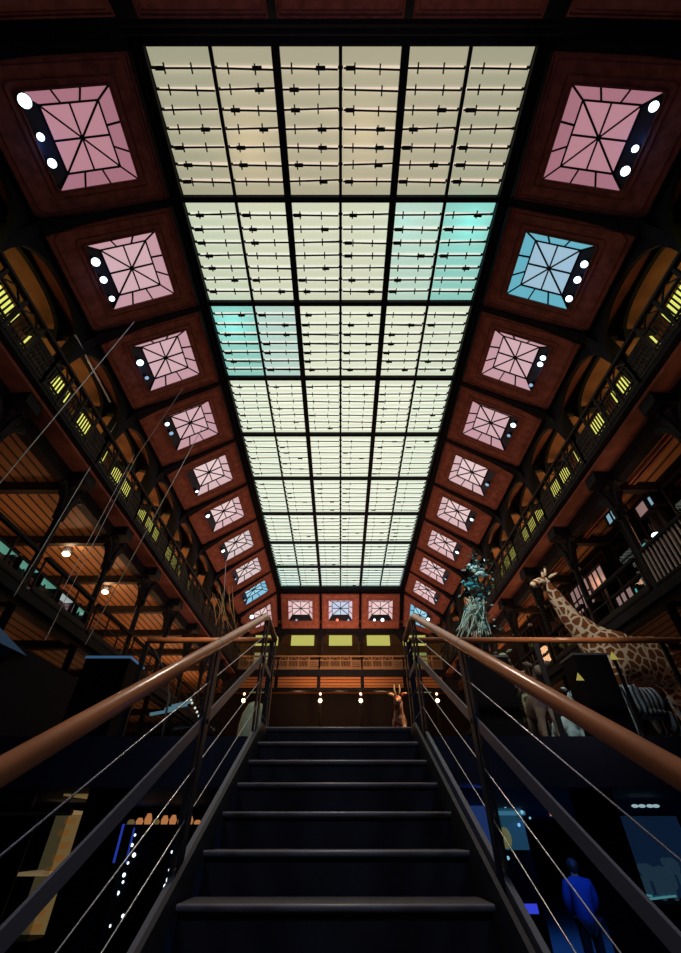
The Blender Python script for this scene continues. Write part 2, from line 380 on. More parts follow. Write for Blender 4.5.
# ceiling backing behind the coffers
cb = MB()
for s in (-1, 1):
    ys = [YN-.6, Y0, YE, YF+.6]
    cb.strip([inner(s, y)+Vector((s*.05, 0, .62)) for y in ys], [outer(s, y)+Vector((s*.35, 0, .5)) for y in ys])
for y0, sg in ((YE, 1), (Y0, -1)):
    cb.add([(-4.2, y0+sg*.3, HZ+.6), (4.2, y0+sg*.3, HZ+.6), (6.4, y0+sg*2.9, OZ+.42), (-6.4, y0+sg*2.9, OZ+.42)], [(0,1,2,3)])
cb.add([(-4.4, Y0-.5, HZ+1.0), (4.4, Y0-.5, HZ+1.0), (4.4, YE+.5, HZ+1.0), (-4.4, YE+.5, HZ+1.0)], [(0,1,2,3)])
struct('ceiling', cb, M['dark'])

# ------------------------------------------------------------------ iron ribs, columns, arches, galleries
def rib(s, y, label, w=.15):
    r = thing('iron_rib', label, 'roof rib', S(s, CXL, y, L3), 'iron ribs between the coffers')
    i, o = inner(s, y), outer(s, y); m = quadmap(i, i+Vector((0,1,0)), o+Vector((0,1,0)), o, (s,0,1)); mb = MB()
    N = 8; pv = [n_/N for n_ in range(N+1)]
    th = lambda v: .06 + .05*v + .22*max(0, v-.5)**1.6
    ww = lambda v: w/2*(1 + 2.6*max(0, v-.55)**1.2)
    def quadring(v):
        c = i*(1-v)+o*v; nn = (m(0,0,1)-m(0,0,0)).normalized(); h = ww(v)
        return [c+Vector((0,-h,0))+nn*.1, c+Vector((0,h,0))+nn*.1, c+Vector((0,h,0))-nn*th(v), c+Vector((0,-h,0))-nn*th(v)]
    R_ = [quadring(v) for v in pv]
    for a, b in zip(R_, R_[1:]): mb.hexa(a+b)
    mb.build('arched_bar', M['iron'], r)
    mb = MB(); 
    # curved bracket from the cove foot down onto the column head
    pts = [(OX-.25, OZ+.10), (OX+.0, OZ-.25), (OX+.16, OZ-.7), (OX+.3, OZ-1.2), (CXL-.12, L3+.6), (CXL-.10, L3)]
    back = [(OX+.35, OZ+.25), (OX+.5, OZ-.1), (CXL+.04, OZ-.7), (CXL+.10, OZ-1.2), (CXL+.12, L3+.6), (CXL+.12, L3)]
    A = [S(s, x, y, z)+Vector((0,-.10,0)) for x, z in pts]; B = [S(s, x, y, z)+Vector((0,.10,0)) for x, z in pts]
    A2 = [S(s, x, y, z)+Vector((0,-.10,0)) for x, z in back]; B2 = [S(s, x, y, z)+Vector((0,.10,0)) for x, z in back]
    for n_ in range(5): mb.hexa([A[n_],B[n_],B2[n_],A2[n_],A[n_+1],B[n_+1],B2[n_+1],A2[n_+1]])
    mb.build('bracket', M['iron'], r)
    MB().bar(S(s, OX+.1, y, OZ-.1), S(s, 7.9, y, 9.75), .14, .22).build('tie_beam', M['iron'], r)
    return r
for s in (-1, 1):
    for k in range(0, NB+1):
        y = ybc(k)
        if k == -1: lb = 'dark iron rib over the near %s corner, before the first pink rooflight' % SIDE[s]
        elif k == 0: lb = 'dark iron rib just before the first pink rooflight on the %s' % SIDE[s]
        else: lb = 'dark curved iron rib just beyond the %s rooflight from the stairs on the %s' % (ORD[k-1], SIDE[s])
        rib(s, y, lb)
def column(s, y, label):
    c = thing('iron_column', label, 'column', S(s, CXL, y, L1), 'cast iron columns along the galleries')
    b = S(s, CXL, y, 0); top = L3b-.3
    MB().lathe([(.085, L1+.35), (.085, L2b), (.11, L2b+.02), (.11, L2+.1), (.085, L2+.14), (.08, top-.55), (.075, top-.5)], b, 14).build('shaft', M['iron'], c, True)
    MB().lathe([(.16, L1), (.16, L1+.2), (.11, L1+.35)], b, 14).build('base', M['iron'], c)
    MB().lathe([(.08, top-.62), (.15, top-.58), (.15, top-.52), (.1, top-.48), (.11, top-.25), (.19, top-.08), (.2, top)], b, 14).build('capital', M['iron'], c)
    mb = MB()
    for d, L in (((0,1), .38), ((0,-1), .38), ((1,0), .22), ((-1,0), .2)):
        dv = Vector((s*d[0], d[1], 0)); prev = None
        for n_ in range(6):
            a = n_/5*math.pi/2; p = Vector((b.x, y, top-.75)) + dv*(.08 + L*(1-math.cos(a))) + Vector((0,0,.78*math.sin(a)))
            if prev is not None: mb.bar(prev, p, .09, .11, (dv.y, -dv.x, 0))
            prev = p
    mb.build('bracket', M['iron'], c)
    return c
for s in (-1, 1):
    for k in range(1, NB+1):
        column(s, yb(k), 'dark cast iron column, %s from the stairs along the %s gallery' % (ORD[k-1], SIDE[s]))
# galleries: slabs, beams, planks
OUT = {-1: 11.6, 1: 11.6}
yA, yZ = YN-.6, YF+3.2
def longbox(mb, s, x0, x1, z0, z1, ya, yz, n=6):
    ys = [ya+(yz-ya)*i/n for i in range(n+1)]
    for a, b in zip(ys, ys[1:]):
        mb.hexa([S(s,x0,a,z0),S(s,x1,a,z0),S(s,x1,b,z0),S(s,x0,b,z0),S(s,x0,a,z1),S(s,x1,a,z1),S(s,x1,b,z1),S(s,x0,b,z1)])
    return mb
nwin = [0]
def window(mb, m):
    nwin[0] += 1; return struct('window_%d' % nwin[0], mb, m)
for s in (-1, 1):
    sd = SIDE[s]
    struct('floor_upper_gallery_'+sd, longbox(MB(), s, RX+.02, 8.1, L3-.12, L3, yA, YF), M['dark'])
    trim(longbox(MB(), s, RX-.02, RX+.1, L3-.10, L3+.02, yA, YF), M['iron'])
    struct('ceiling_gallery_soffit_'+sd, longbox(MB(), s, RX+.1, CXL+.12, L3-.20, L3-.13, yA, YF), M['soffit'])
    trim(longbox(MB(), s, CXL+.12, CXL+.36, L3b-.10, L3-.13, yA, YF), M['iron'])
    xo = 11.6 if s < 0 else 7.75
    struct('ceiling_gallery_planks_'+sd, longbox(MB(), s, CXL+.36, xo, L3b, L3-.13, yA, yZ), M['plank'])
    if s > 0:
        trim(longbox(MB(), s, CXL+.50, CXL+.60, L3b-.10, L3b, yA, YF), M['soffit'])
        trim(longbox(MB(), s, 7.1, 7.22, L3b-.10, L3b, yA, YF), M['soffit'])
        struct('ceiling_gallery_dark_'+sd, longbox(MB(), s, xo, 11.6, L3b-.02, L3-.13, yA, yZ), M['dark'])
    struct('floor_lower_gallery_'+sd, longbox(MB(), s, CXL-.12, 11.6, L2b+.08, L2, yA, yZ), M['plank'])
    trim(longbox(MB(), s, CXL-.2, CXL-.1, L2-.14, L2+.05, yA, YF), M['iron'])
    trim(longbox(MB(), s, CXL-.1, CXL+.1, L2b-.06, L2b+.1, yA, YF), M['iron'])
    for k in range(-1, NB+1):
        y = yb(k)
        trim(MB().bar(S(s, CXL, y, L3b-.12), S(s, xo, y, L3b-.12), .17, .26), M['iron2'])
        trim(MB().bar(S(s, RX+.12, y, L3b+.10), S(s, CXL+.2, y, L3b+.06), .42, .28), M['iron'])
        trim(MB().bar(S(s, CXL, y, L2b), S(s, 11.5, y, L2b), .15, .24), M['iron2'])
    # upper gallery back wall and ceiling
    struct('wall_upper_gallery_'+sd, longbox(MB(), s, 7.95, 8.1, L3, 10.0, yA, YF), M['brown'])
    struct('ceiling_upper_gallery_'+sd, longbox(MB(), s, OX+.35, 8.1, 9.92, 10.0, yA, YF), M['brown'])
    struct('wall_outer_'+sd, longbox(MB(), s, 11.6, 11.75, GR, L3b, yA, yZ), M['dark'])
    # yellow-lit windows of the back wall, three lights to a bay
    for k in range(0, NB+1):
        a, b = yb(k)+.2, yb(k+1)-.3
        if k == NB: b = YF-.3
        w = MB(); w.hexa([S(s,7.9,a,9.02),S(s,7.9,b,9.02),S(s,7.94,b,9.02),S(s,7.94,a,9.02),S(s,7.9,a,9.86),S(s,7.9,b,9.86),S(s,7.94,b,9.86),S(s,7.94,a,9.86)])
        window(w, M['yellow'])
# arches: spandrel plates along two lines of the upper gallery
def arch(mk, ya, yz, zs, zc, ztop, label, thick=.1):
    N = 14; lo = []; up = []
    mb = MB(); A = []; B = []
    for i in range(N+1):
        f = i/N; y = ya + (yz-ya)*f; q = (2*f-1); z = zs + (zc-zs)*(max(0, 1-abs(q)**2.4))**.5
        lo.append((y, z)); up.append((y, ztop))
    for side in (0, 1):
        mb.strip([mk(y, z, side*thick) for y, z in lo], [mk(y, z, side*thick) for y, z in up])
    mb.strip([mk(y, z, 0) for y, z in lo], [mk(y, z, thick) for y, z in lo]); mb.strip([mk(y, z, 0) for y, z in up], [mk(y, z, thick) for y, z in up])
    o = mb.build('iron_arch', M['iron']); return tag(o, label, 'arch', 'iron arches of the upper gallery')
for s in (-1, 1):
    for k in range(-1, NB+1):
        ya, yz = yb(k), min(yb(k+1), YF)
        where = 'beside the %s rooflight on the %s' % (ORD[k], SIDE[s]) if 0 <= k < NB else ('in the %s %s corner' % ('near' if k < 0 else 'far', SIDE[s]))
        arch(lambda y, z, d: S(s, OX+.08+d, y, z), ya, yz, 8.15, 9.38, 9.55, 'dark iron arch above the fretwork railing %s' % where)
        arch(lambda y, z, d: S(s, 6.85+d, y, z), ya+.02, yz-.02, 9.15, 9.8, 9.94, 'inner dark iron arch deeper in the gallery %s' % where)
# upper gallery railings, one per bay
def fret_rail(mk, L, label, im=None):
    im = im or M['iron2']
    r = thing('gallery_railing', label, 'railing', mk(L/2, L3, 0), 'fretwork railings of the upper gallery')
    def b(mb, f0, z0, f1, z1, w, h): mb.bar(mk(f0, z0, 0), mk(f1, z1, 0), w, h)
    mb = MB(); b(mb, 0, 8.08, L, 8.08, .11, .07); mb.build('top_rail', im, r)
    mb = MB(); b(mb, 0, 7.78, L, 7.78, .05, .05); b(mb, 0, 7.14, L, 7.14, .06, .06); mb.build('lower_rails', im, r)
    cell = L/4
    for i in range(5):
        MB().bar(mk(cell*i, 7.08, 0), mk(cell*i, 8.08, 0), .07, .07, (1,0,0) if abs((mk(1,0,0)-mk(0,0,0)).x) < .5 else (0,1,0)).build('post', im, r)
    for i in range(4):
        f0 = cell*i+.04; mb = MB()
        if i < 3:
            nb = 6
            for q in range(nb):
                f = f0 + (cell-.08)*(q+.5)/nb; b(mb, f-.0, 7.30, f+.03, 7.76, .035, .035) if False else mb.bar(mk(f, 7.3, 0), mk(f+.02, 7.76, 0), .026, .026)
            b(mb, f0, 7.3, f0+cell-.08, 7.3, .04, .04); b(mb, f0, 7.22, f0+cell-.08, 7.22, .03, .03)
            for q in range(4): f = f0 + (cell-.08)*(q+.5)/4; mb.bar(mk(f, 7.15, 0), mk(f, 7.3, 0), .05, .03)
            # pointed crest
            mb.bar(mk(f0, 7.78, 0), mk(f0+(cell-.08)/2, 8.05, 0), .03, .03); mb.bar(mk(f0+(cell-.08)/2, 8.05, 0), mk(f0+cell-.08, 7.78, 0), .03, .03)
            mb.build('grille', im, r)
        else:
            for q in range(7):
                a = f0 + (cell-.08)*q/7; e = a + (cell-.08)/7
                mb.bar(mk(a, 7.16, 0), mk(e, 7.5, 0), .06, .03); mb.bar(mk(e, 7.16, 0), mk(a, 7.5, 0), .06, .03)
                mb.bar(mk(a, 7.5, 0), mk(e, 7.76, 0), .06, .03); mb.bar(mk(e, 7.5, 0), mk(a, 7.76, 0), .06, .03)
            mb.build('scrollwork', im, r)
    return r
for s in (-1, 1):
    for k in range(-1, NB+1):
        ya, yz = yb(k)-.62+.3, yb(k+1)-.62+.3
        if k == NB: yz = YF-.02
        where = 'beside the %s rooflight on the %s' % (ORD[k], SIDE[s]) if 0 <= k < NB else ('in the %s %s corner' % ('near' if k < 0 else 'far', SIDE[s]))
        fret_rail(lambda f, z, d, s=s, ya=ya: S(s, RX, ya+f, z), yz-ya, 'fretwork gallery railing with yellow light behind it, %s' % where)
# far end of the hall
XR = 5.85
ef = MB().box(-6.6, 6.6, YF-.05, YF+2.0, L3-.12, L3); struct('floor_upper_gallery_end', ef, M['dark'])
trim(MB().box(-XR, XR, YF-.08, YF+.06, 6.74, L3+.0), M['iron'])
for i in range(5): trim(MB().box([-5.8,-3.6,-1.22,1.22,3.6][i]+.1, [-3.6,-1.22,1.22,3.6,5.8][i]-.1, YF+.0, YF+.05, 6.18, 6.74), M['board'])
struct('ceiling_end_planks', MB().box(-6.6, 6.6, YF+.1, YF+3.4, L3b, L3-.13), M['plankend'])
trim(MB().box(-6.6, 6.6, YF+.06, YF+.32, L3b-.62, L3b+.1), M['iron'])
struct('ceiling_end_gallery', MB().box(-6.6, 6.6, YF+.1, YF+2.0, 9.92, 10.0), M['brown'])
struct('wall_end_gallery', MB().box(-6.6, 6.6, YF+1.85, YF+2.0, L3, 10.0), M['dkbrown'])
struct('wall_far', MB().box(-11.7, 11.7, YF+3.4, YF+3.6, GR, L3), M['dark'])
struct('wall_near', MB().box(-11.7, 11.7, YN-.9, YN-.7, GR, 9.6), M['dark'])
trim(MB().box(-6.2, 6.2, YF+.0, YF+.2, OZ-.25, OZ+.15), M['iron'])
EX = [-5.8, -3.6, -1.22, 1.22, 3.6, 5.8]
EN = ['far left', 'left of centre', 'central', 'right of centre', 'far right']
for i in range(5):
    arch(lambda x, z, d: Vector((x, YF+.05+d, z)), EX[i], EX[i+1], 8.6, 9.32, 9.5, 'dark iron arch at the far end of the hall, %s opening' % EN[i])
    c = (EX[i]+EX[i+1])/2
    window(MB().box(c-.73, c+.73, YF+1.82, YF+1.86, 9.06, 9.70), M['yellow2'])
    fret_rail(lambda f, z, d, i=i: Vector((EX[i]+f, YF-.02, L3 + (z-L3)*.74)), EX[i+1]-EX[i], 'orange-lit fretwork railing across the far end, %s bay' % EN[i], M['lit_iron'])
for i, x in enumerate((-5.25, -1.1, 1.1, 5.25)):
    c = thing('iron_column', 'slim iron column under the far gallery, %s of four' % ['leftmost', 'second from left', 'third from left', 'rightmost'][i], 'column', (x, YF+.15, L1), 'columns under the far gallery')
    MB().lathe([(.08, L1), (.08, L3b-.3), (.16, L3b-.25), (.16, L3b-.2)], (x, YF+.15, 0), 12).build('shaft', M['iron2'], c, True)
    MB().lathe([(.06, L3), (.06, 9.3), (.12, 9.4)], (x, YF+.34, 0), 12).build('upper_shaft', M['iron2'], c, True)
    l = thing('wall_lamp', 'warm globe lamp on the %s slim column at the far end' % ['leftmost', 'second', 'third', 'rightmost'][i], 'lamp', (x, YF-.05, 5.5), 'globe lamps on the far columns')
    MB().ball((x, YF-.1, 5.5), .10, 12).build('globe', M['bulb'], l, True)
    MB().ball((x, YF-.1, 5.83), .065, 12).build('upper_globe', M['bulbr'], l, True)
    MB().bar((x, YF-.02, 5.3), (x, YF-.02, 5.9), .05, .05).build('bracket', M['iron2'], l)
window(MB().box(4.1, 5.1, YF+.5, YF+.55, L2+2.3, 8.2), M['green'])
window(MB().box(-5.1, -4.3, YF+.5, YF+.55, L2+2.3, 8.2), M['beige'])

# ------------------------------------------------------------------ floors
struct('floor', MB().box(-11.7, 11.7, YN-.7, YF+3.4, GR-.1, GR), M['floor'])
struct('floor_landing', MB().box(-11.6, 11.6, 5.32, YF+3.4, .39, L1), M['slab'])
trim(MB().box(-11.6, 11.6, 5.24, 5.32, .36, L1+.02), M['slab'])

# ------------------------------------------------------------------ staircase
SC = -.022; W = .70; YT = 4.615; RUN = .331; RISE = .1697
st = thing('staircase', 'dark steel staircase climbing from the viewer to the landing', 'staircase', (SC, 2.3, GR))
N = 17
for i in range(N):
    y, z = YT - RUN*i, L1 - RISE*i
    if i == 0:
        MB().box(SC-W, SC+W, y, 5.24, z-.035, z).build('landing_plate', M['tread'], st)
    else: MB().box(SC-W, SC+W, y, y+RUN+.01, z-.03, z).build('tread', M['tread'], st)
    mb = MB(); mb.tube([(SC-W, y, z-.012), (SC+W, y, z-.012)], .013, 8); mb.build('nosing', M['nose'], st, True)
    MB().box(SC-W+.005, SC+W-.005, y+.02, y+.035, z-RISE, z-.03).build('riser', M['riser'], st)
for s in (-1, 1):
    x = SC + s*(W+.035); mb = MB()
    pA = (YT+.02, L1+.02); slope = RISE/RUN; yb_ = YT-RUN*16
    top = [(5.24, L1+.03), (YT-.05, L1+.03), (yb_-.35, L1+.03-slope*(YT-.05-yb_+.35))]
    bot = [(5.24, L1-.3), (YT+.1, L1-.3), (yb_-.1, GR)]
    top.append((yb_-.35, GR)) if top[-1][1] > GR else None
    outl = top[:3] + ([(yb_-.35, GR)] if top[2][1] > GR else []) + bot[::-1]
    mb.prism([(x-.012, a, b) for a, b in outl], [(x+.012, a, b) for a, b in outl]); mb.build('stringer', M['post'], st)

HR = lambda y: .11 + .523*(y - 1.22)
XH = .8165; YPK, ZPK, YLAND = 4.56, 1.856, 5.30
for s in (-1, 1):
    x = SC*.3 + s*XH
    r = thing('stair_railing', 'stair railing with round wooden handrail and steel cables on the %s' % SIDE[s], 'railing', (x, 2.8, GR), 'railings of the central stairs')
    hy0 = -1.2
    pts = [(x, hy0, HR(hy0)), (x, 2.86, HR(2.86)), (x, YPK-.10, HR(YPK-.10)), (x, YPK-.02, ZPK-.02), (x, YPK+.08, ZPK), (x, YLAND-.03, ZPK), (x, YLAND, ZPK-.005)]
    MB().tube(pts, .034, 18).build('handrail', M['wood'], r, True)
    for yy in (2.86, -.3):
        d = Vector((0, 1, .523)).normalized(); c = Vector((x, yy, HR(yy))); MB().tube([c-d*.006, c+d*.006], .0346, 18).build('joint_ring', M['ring'], r)
    def sloped(off, w, h, m, nm, ya=-1.2, yz=YPK-.0, tube=False):
        mb = MB(); a = (x, ya, HR(ya)-off); b = (x, yz, HR(yz)-off); e = (x, YLAND, HR(yz)-off)
        if tube: mb.tube([a, b, e], w, 6)
        else: mb.bar(a, b, w, h); mb.bar(b, e, w, h)
        mb.build(nm, m, r, tube)
    sloped(.224, .0035, 0, M['steel'], 'cable', tube=True)
    sloped(.452, .012, .062, M['flat'], 'flat_bar')
    sloped(.68, .0035, 0, M['steel'], 'cable', tube=True)
    sloped(.91, .0035, 0, M['steel'], 'cable', tube=True)
    sloped(1.165, .03, .10, M['flat'], 'toe_bar')
    for yy in (YPK+.04, 2.86, 1.16, -.54):
        z1 = HR(min(yy, YPK))-.03; z0 = HR(min(yy, YPK))-1.30
        for dx in (-.016, .016):
            MB().box(x+dx-.006, x+dx+.006, yy-.04, yy+.04, z0, z1).build('post', M['post'], r)
        MB().tube([(x-.03, yy, z1-.42), (x+.03, yy, z1-.42)], .014, 8).build('post_bolt', M['post'], r)
    for dx in (-.016, .016): MB().box(x+dx-.006, x+dx+.006, YLAND-.05, YLAND+.02, L1-.3, ZPK-.02).build('post', M['post'], r)
# landing rails running out sideways
def landing(xa, xb, lb):
    r = thing('landing_railing', lb, 'railing', ((xa+xb)/2, YLAND+.04, L1), 'railings along the landing edge')
    z = ZPK; y = YLAND+.03
    MB().tube([(xa, y, z), (xb, y, z)], .036, 14).build('handrail', M['wood'], r, True)
    n = max(1, round(abs(xb-xa)/1.6))
    for i in range(n+1): xx = xa+(xb-xa)*i/n; MB().box(xx-.03, xx+.03, y-.012, y+.012, L1, z-.02).build('post', M['post'], r)
    return r
landing(-.86, -2.42, 'short wooden landing rail running left from the top of the stairs')
landing(.86, 7.2, 'long wooden landing rail running right from the top of the stairs')
rr_ = thing('landing_railing', 'thin curved return rail sinking away from the left end of the landing rail', 'railing', (-2.42, 5.9, L1), 'railings along the landing edge')
MB().tube([(-2.45, YLAND+.03, ZPK-.02), (-2.40, YLAND+.2, ZPK-.06), (-2.3, YLAND+.45, ZPK-.22), (-2.2, YLAND+.6, ZPK-.5), (-2.18, YLAND+.65, L1)], .014, 12).build('handrail', M['flat'], rr_, True)

# ------------------------------------------------------------------ hanging wires on the left
def wire(p, q, lb, r=.011):
    o = MB().tube([p, q], r, 6).build('hanging_wire', M['steel']); return tag(o, lb, 'wire', 'thin suspension wires on the left')
wire(P(134,322,Z=9.75), P(-12,497,Z=4.2), 'thin steel wire crossing the spreader bar beside the third left rooflight')
wire(P(118,420,Z=8.9), P(14,596,Z=3.4), 'thin steel wire hanging left of the wire pair, past the nearest warm ceiling lamp', .008)
wire(P(134,455,Z=8.4), P(63,589,Z=3.9), 'left wire of the close pair hanging beside the second column', .006)
wire(P(137,456,Z=8.4), P(45,640,Z=2.9), 'right wire of the close pair hanging beside the second column', .006)
wire(P(183,388,Z=9.9), P(137,456,Z=8.4), 'upper wire running from the third left rooflight down to the pair', .010)
wire(P(202,428,Z=9.7), P(85,645,Z=2.9), 'long steel wire from the fourth left rooflight to the dark booth', .010)
sb = MB().tube([P(75,335,Z=8.9), P(110,402,Z=8.9)], .022, 8).build('spreader_bar', M['steel']); tag(sb, 'pale spreader bar hung on a wire beside the third left rooflight', 'bar')

# ------------------------------------------------------------------ ceiling lamps under the left and right gallery
for i, (px, py) in enumerate(((66, 554), (105, 592))):
    p = P(px, py, Z=6.42)
    l = thing('ceiling_lamp', 'warm ceiling lamp under the left planks, %s the stairs' % ('nearer' if i == 0 else 'farther from'), 'lamp', p, 'ceiling lamps under the left planks')
    MB().lathe([(.03, 0), (.12, .06), (.12, .2), (.05, .23)], p, 14).build('shade', M['flat'], l, True)
    MB().ball(p+Vector((0,0,0)), .11, 12, sc=(1,1,.6)).build('bulb', M['bulb'], l, True)

# ------------------------------------------------------------------ lower gallery railings and cases
def bar_rail(s, ya, yz, lb, m):
    r = thing('balustrade', lb, 'railing', S(s, CXL-.1, (ya+yz)/2, L2), 'balustrades of the lower galleries')
    x = CXL-.12
    MB().bar(S(s,x,ya,4.62), S(s,x,yz,4.62), .1, .07).build('top_rail', M['iron'], r)
    MB().bar(S(s,x,ya,3.88), S(s,x,yz,3.88), .06, .05).build('bottom_rail', M['iron'], r)
    if m is M['pale']:
        mb = MB(); n = int((yz-ya)/.12)
        for i in range(n): y = ya+(yz-ya)*(i+.5)/n; mb.bar(S(s,x,y,3.9), S(s,x,y,4.6), .03, .03)
        mb.build('balusters', m, r)
    else:
        MB().bar(S(s,x,ya,4.28), S(s,x,yz,4.28), .03, .03).build('middle_rail', m, r)
        MB().bar(S(s,x,ya,3.93), S(s,x,yz,3.93), .04, .14).build('kick_panel', m, r)
        for i in range(4): y = ya+(yz-ya)*i/3; MB().bar(S(s,x,y,3.8), S(s,x,y,4.6), .035, .035).build('post', m, r)
M['pale'] = mat('pale_paint', (.45, .43, .42), .5)
for s in (-1, 1):
    for k in range(0, NB):
        bar_rail(s, yb(k)+.12, yb(k+1)-.12, 'dark balustrade of the lower %s gallery, %s bay from the stairs' % (SIDE[s], ORD[k]), M['pale'] if (s > 0 and k in (1, 2)) else M['iron2'])
gl_em = emat('green_case_light', (.17, .42, .28), 1.0); wt_em = emat('white_case_light', (.55, .62, .55), 1.0)
cs_i = 0
def case(s, x, y, w, h, z, em, lb, items=4, d=.5, grp='lit glass cases on the lower galleries'):
    c = thing('display_case', lb, 'display case', (x, y, z), grp)
    MB().box(x-d/2, x+d/2, y-w/2, y+w/2, z, z+.12).build('base', M['black'], c)
    MB().box(x-d/2, x+d/2, y-w/2, y+w/2, z+h-.05, z+h).build('top', M['black'], c); MB().box(x-d/2+.02, x+d/2-.02, y-w/2+.03, y+w/2-.03, z+h-.065, z+h-.052).build('lit_ceiling', em, c)
    bx = x+s*d/2
    MB().box(min(bx, bx-s*.03), max(bx, bx-s*.03), y-w/2, y+w/2, z+.12, z+h-.05).build('lit_back', em, c)
    MB().box(x-s*d/2-.004, x-s*d/2+.004, y-w/2, y+w/2, z+.12, z+h-.05).build('glass_front', M['glass'], c)
    sh = random.Random(int(y*100))
    for q in range(9):
        yy = y-w/2+w*(q+.5)/9; hh = sh.uniform(.05,.2); zz = z+.13+(h-.17)*(q%3)/3; MB().lathe([(.03,0),(.035,hh*.6),(.015,hh)], (x, yy, zz), 8).build('specimen', M['black'], c)
    for q in range(2):
        zz = z+.12+(h-.17)*(q+1)/3; MB().box(x-d/2+.02, x+d/2-.03, y-w/2, y+w/2, zz-.01, zz+.01).build('shelf', M['flat'], c)
    for e in (-1, 1): MB().box(x-d/2, x+d/2, y+e*w/2-.015, y+e*w/2+.015, z+.12, z+h-.05).build('side', M['black'], c)
    return c
k = 0
for y in (7.4, 8.2, 9.0, 9.8, 10.6):
    p = S(-1, CXL+.35, y, L2)
    case(-1, p.x, y, .66, .75, L2+.02, gl_em if k % 2 == 0 else wt_em if k == 3 else gl_em, 'green-lit glass case on the lower left gallery, %s from the stairs' % ORD[k], d=.4); k += 1
# right lower gallery: glazed screens, and rooflight reflections put in as glowing panes
M['pinkp'] = emat('pinkish_reflection', (.42, .27, .26), .5); M['tealp'] = emat('teal_lit_pane', (.08, .42, .40), .8); M['bluep'] = emat('blue_lit_pane', (.30, .55, .70), .6)
def gridpane(p, q, hgt, nx, nz, m, lb, tilt=0):
    """free-standing glazed screen between two floor points"""
    p, q = Vector(p), Vector(q); c = thing('glazed_screen', lb, 'glass screen', (p+q)/2, 'glazed screens on the right gallery')
    d = (q-p); n = d.cross(Vector((0,0,1))).normalized()*.02; up = Vector((0,0,hgt))
    MB().hexa([p-n*.4,q-n*.4,q+n*.4,p+n*.4,p-n*.4+up,q-n*.4+up,q+n*.4+up,p+n*.4+up]).build('glass', m, c)
    mb = MB()
    for i in range(nx+1): mb.bar(p+d*i/nx, p+d*i/nx+up, .05, .06, d)
    for i in range(nz+1): mb.bar(p+up*i/nz, q+up*i/nz, .06, .05)
    mb.build('frame', M['iron'], c)
    return c
def scr(px0, px1, py0, py1, Y0_, Y1_, nx, nz, m, lb):
    a = P(px0, py1, Y=Y0_); b = P(px1, py1, Y=Y1_); top = P((px0+px1)/2, py0, Y=(Y0_+Y1_)/2)
    b.z = a.z; return gridpane(a, b, max(.3, top.z-a.z), nx, nz, m, lb)
# dark glazed enclosure on the right gallery
for k in range(2, 7):
    y0, y1 = yb(k)+.2, yb(k+1)-.2; p, q = S(1, 7.7, y0, L2), S(1, 7.7, y1, L2)
    gridpane(p, q, 2.6, 3, 2, M['glassd'], 'tall dark glass screen behind the balustrade, %s bay of the right gallery' % ORD[k])
def pane_box(x, y, z, w, h, m, lb, nx=3, nz=2):  # emissive panes; the pink gridded ones stand in for rooflight reflections
    c = thing('glowing_pane', lb, 'display case', (x, y, z), 'glowing panes on the right gallery')
    MB().box(x-.02, x+.3, y-w/2, y+w/2, z, z+h).build('pane_back', M['black'], c)
    MB().box(x-.03, x-.02, y-w/2+.04, y+w/2-.04, z+.04, z+h-.04).build('glow_face', m, c)
    mb = MB()
    for i in range(nx+1): yy = y-w/2+w*i/nx; mb.bar((x-.04, yy, z), (x-.04, yy, z+h), .04, .04)
    for i in range(nz+1): zz = z+h*i/nz; mb.bar((x-.04, y-w/2, zz), (x-.04, y+w/2, zz), .04, .04)
    mb.build('frame', M['iron'], c)
    if z > L2+.05: MB().box(x+.05, x+.25, y-.06, y+.06, L2, z).build('stand', M['black'], c)
def lit_at(px, py, X, w, h, m, lb, nx=3, nz=2):
    p = P(px, py, X=X); pane_box(X, p.y, p.z-h/2, w, h, m, lb, nx, nz)
lit_at(583, 597, 7.3, 1.15, .8, M['pinkp'], 'pinkish gridded rooflight reflection seen behind the giraffe neck', 4, 2)
lit_at(598, 578, 7.3, .8, .5, M['pinkp'], 'small pinkish gridded rooflight reflection up and right of the giraffe neck', 3, 1)
lit_at(629, 603, 7.0, .75, .62, M['pinkp'], 'gridded pinkish rooflight reflection with teal neighbour beyond the right balustrade', 3, 2)
lit_at(641, 597, 6.95, .16, .5, M['tealp'], 'narrow teal pane beside the gridded pinkish reflection', 1, 2)
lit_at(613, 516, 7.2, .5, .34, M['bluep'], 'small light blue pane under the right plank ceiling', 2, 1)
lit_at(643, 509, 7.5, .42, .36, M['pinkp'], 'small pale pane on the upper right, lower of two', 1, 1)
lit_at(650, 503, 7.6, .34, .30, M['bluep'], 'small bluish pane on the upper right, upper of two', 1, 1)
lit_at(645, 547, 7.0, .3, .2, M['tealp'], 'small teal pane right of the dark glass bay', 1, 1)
for i, (px, py) in enumerate(((656, 535), (567, 556), (668, 590), (677, 592), (530, 625))):
    p = P(px, py, X=7.0 if i != 4 else 6.0); nm = ['white spot lamp glowing inside the dark glass bay', 'small blue-white spot lamp under the plank edge left of the giraffe bay', 'left of two bluish lamps at the right border', 'right of two bluish lamps at the right border', 'small white lamp in the dark left of the giraffe neck'][i]
    l = thing('spot_lamp', nm, 'lamp', p, 'small lamps on the right gallery')
    MB().ball(p, .09 if i < 2 else .07, 10, sc=(1, 1, .6)).build('bulb', [M['spot'], M['bluep'], M['bluep'], M['bluep'], M['wt'] if 'wt' in M else M['pale']][i], l, True)
    MB().tube([p+Vector((0,0,.05)), p+Vector((0,0,.3))], .03, 8).build('stem', M['iron'], l)

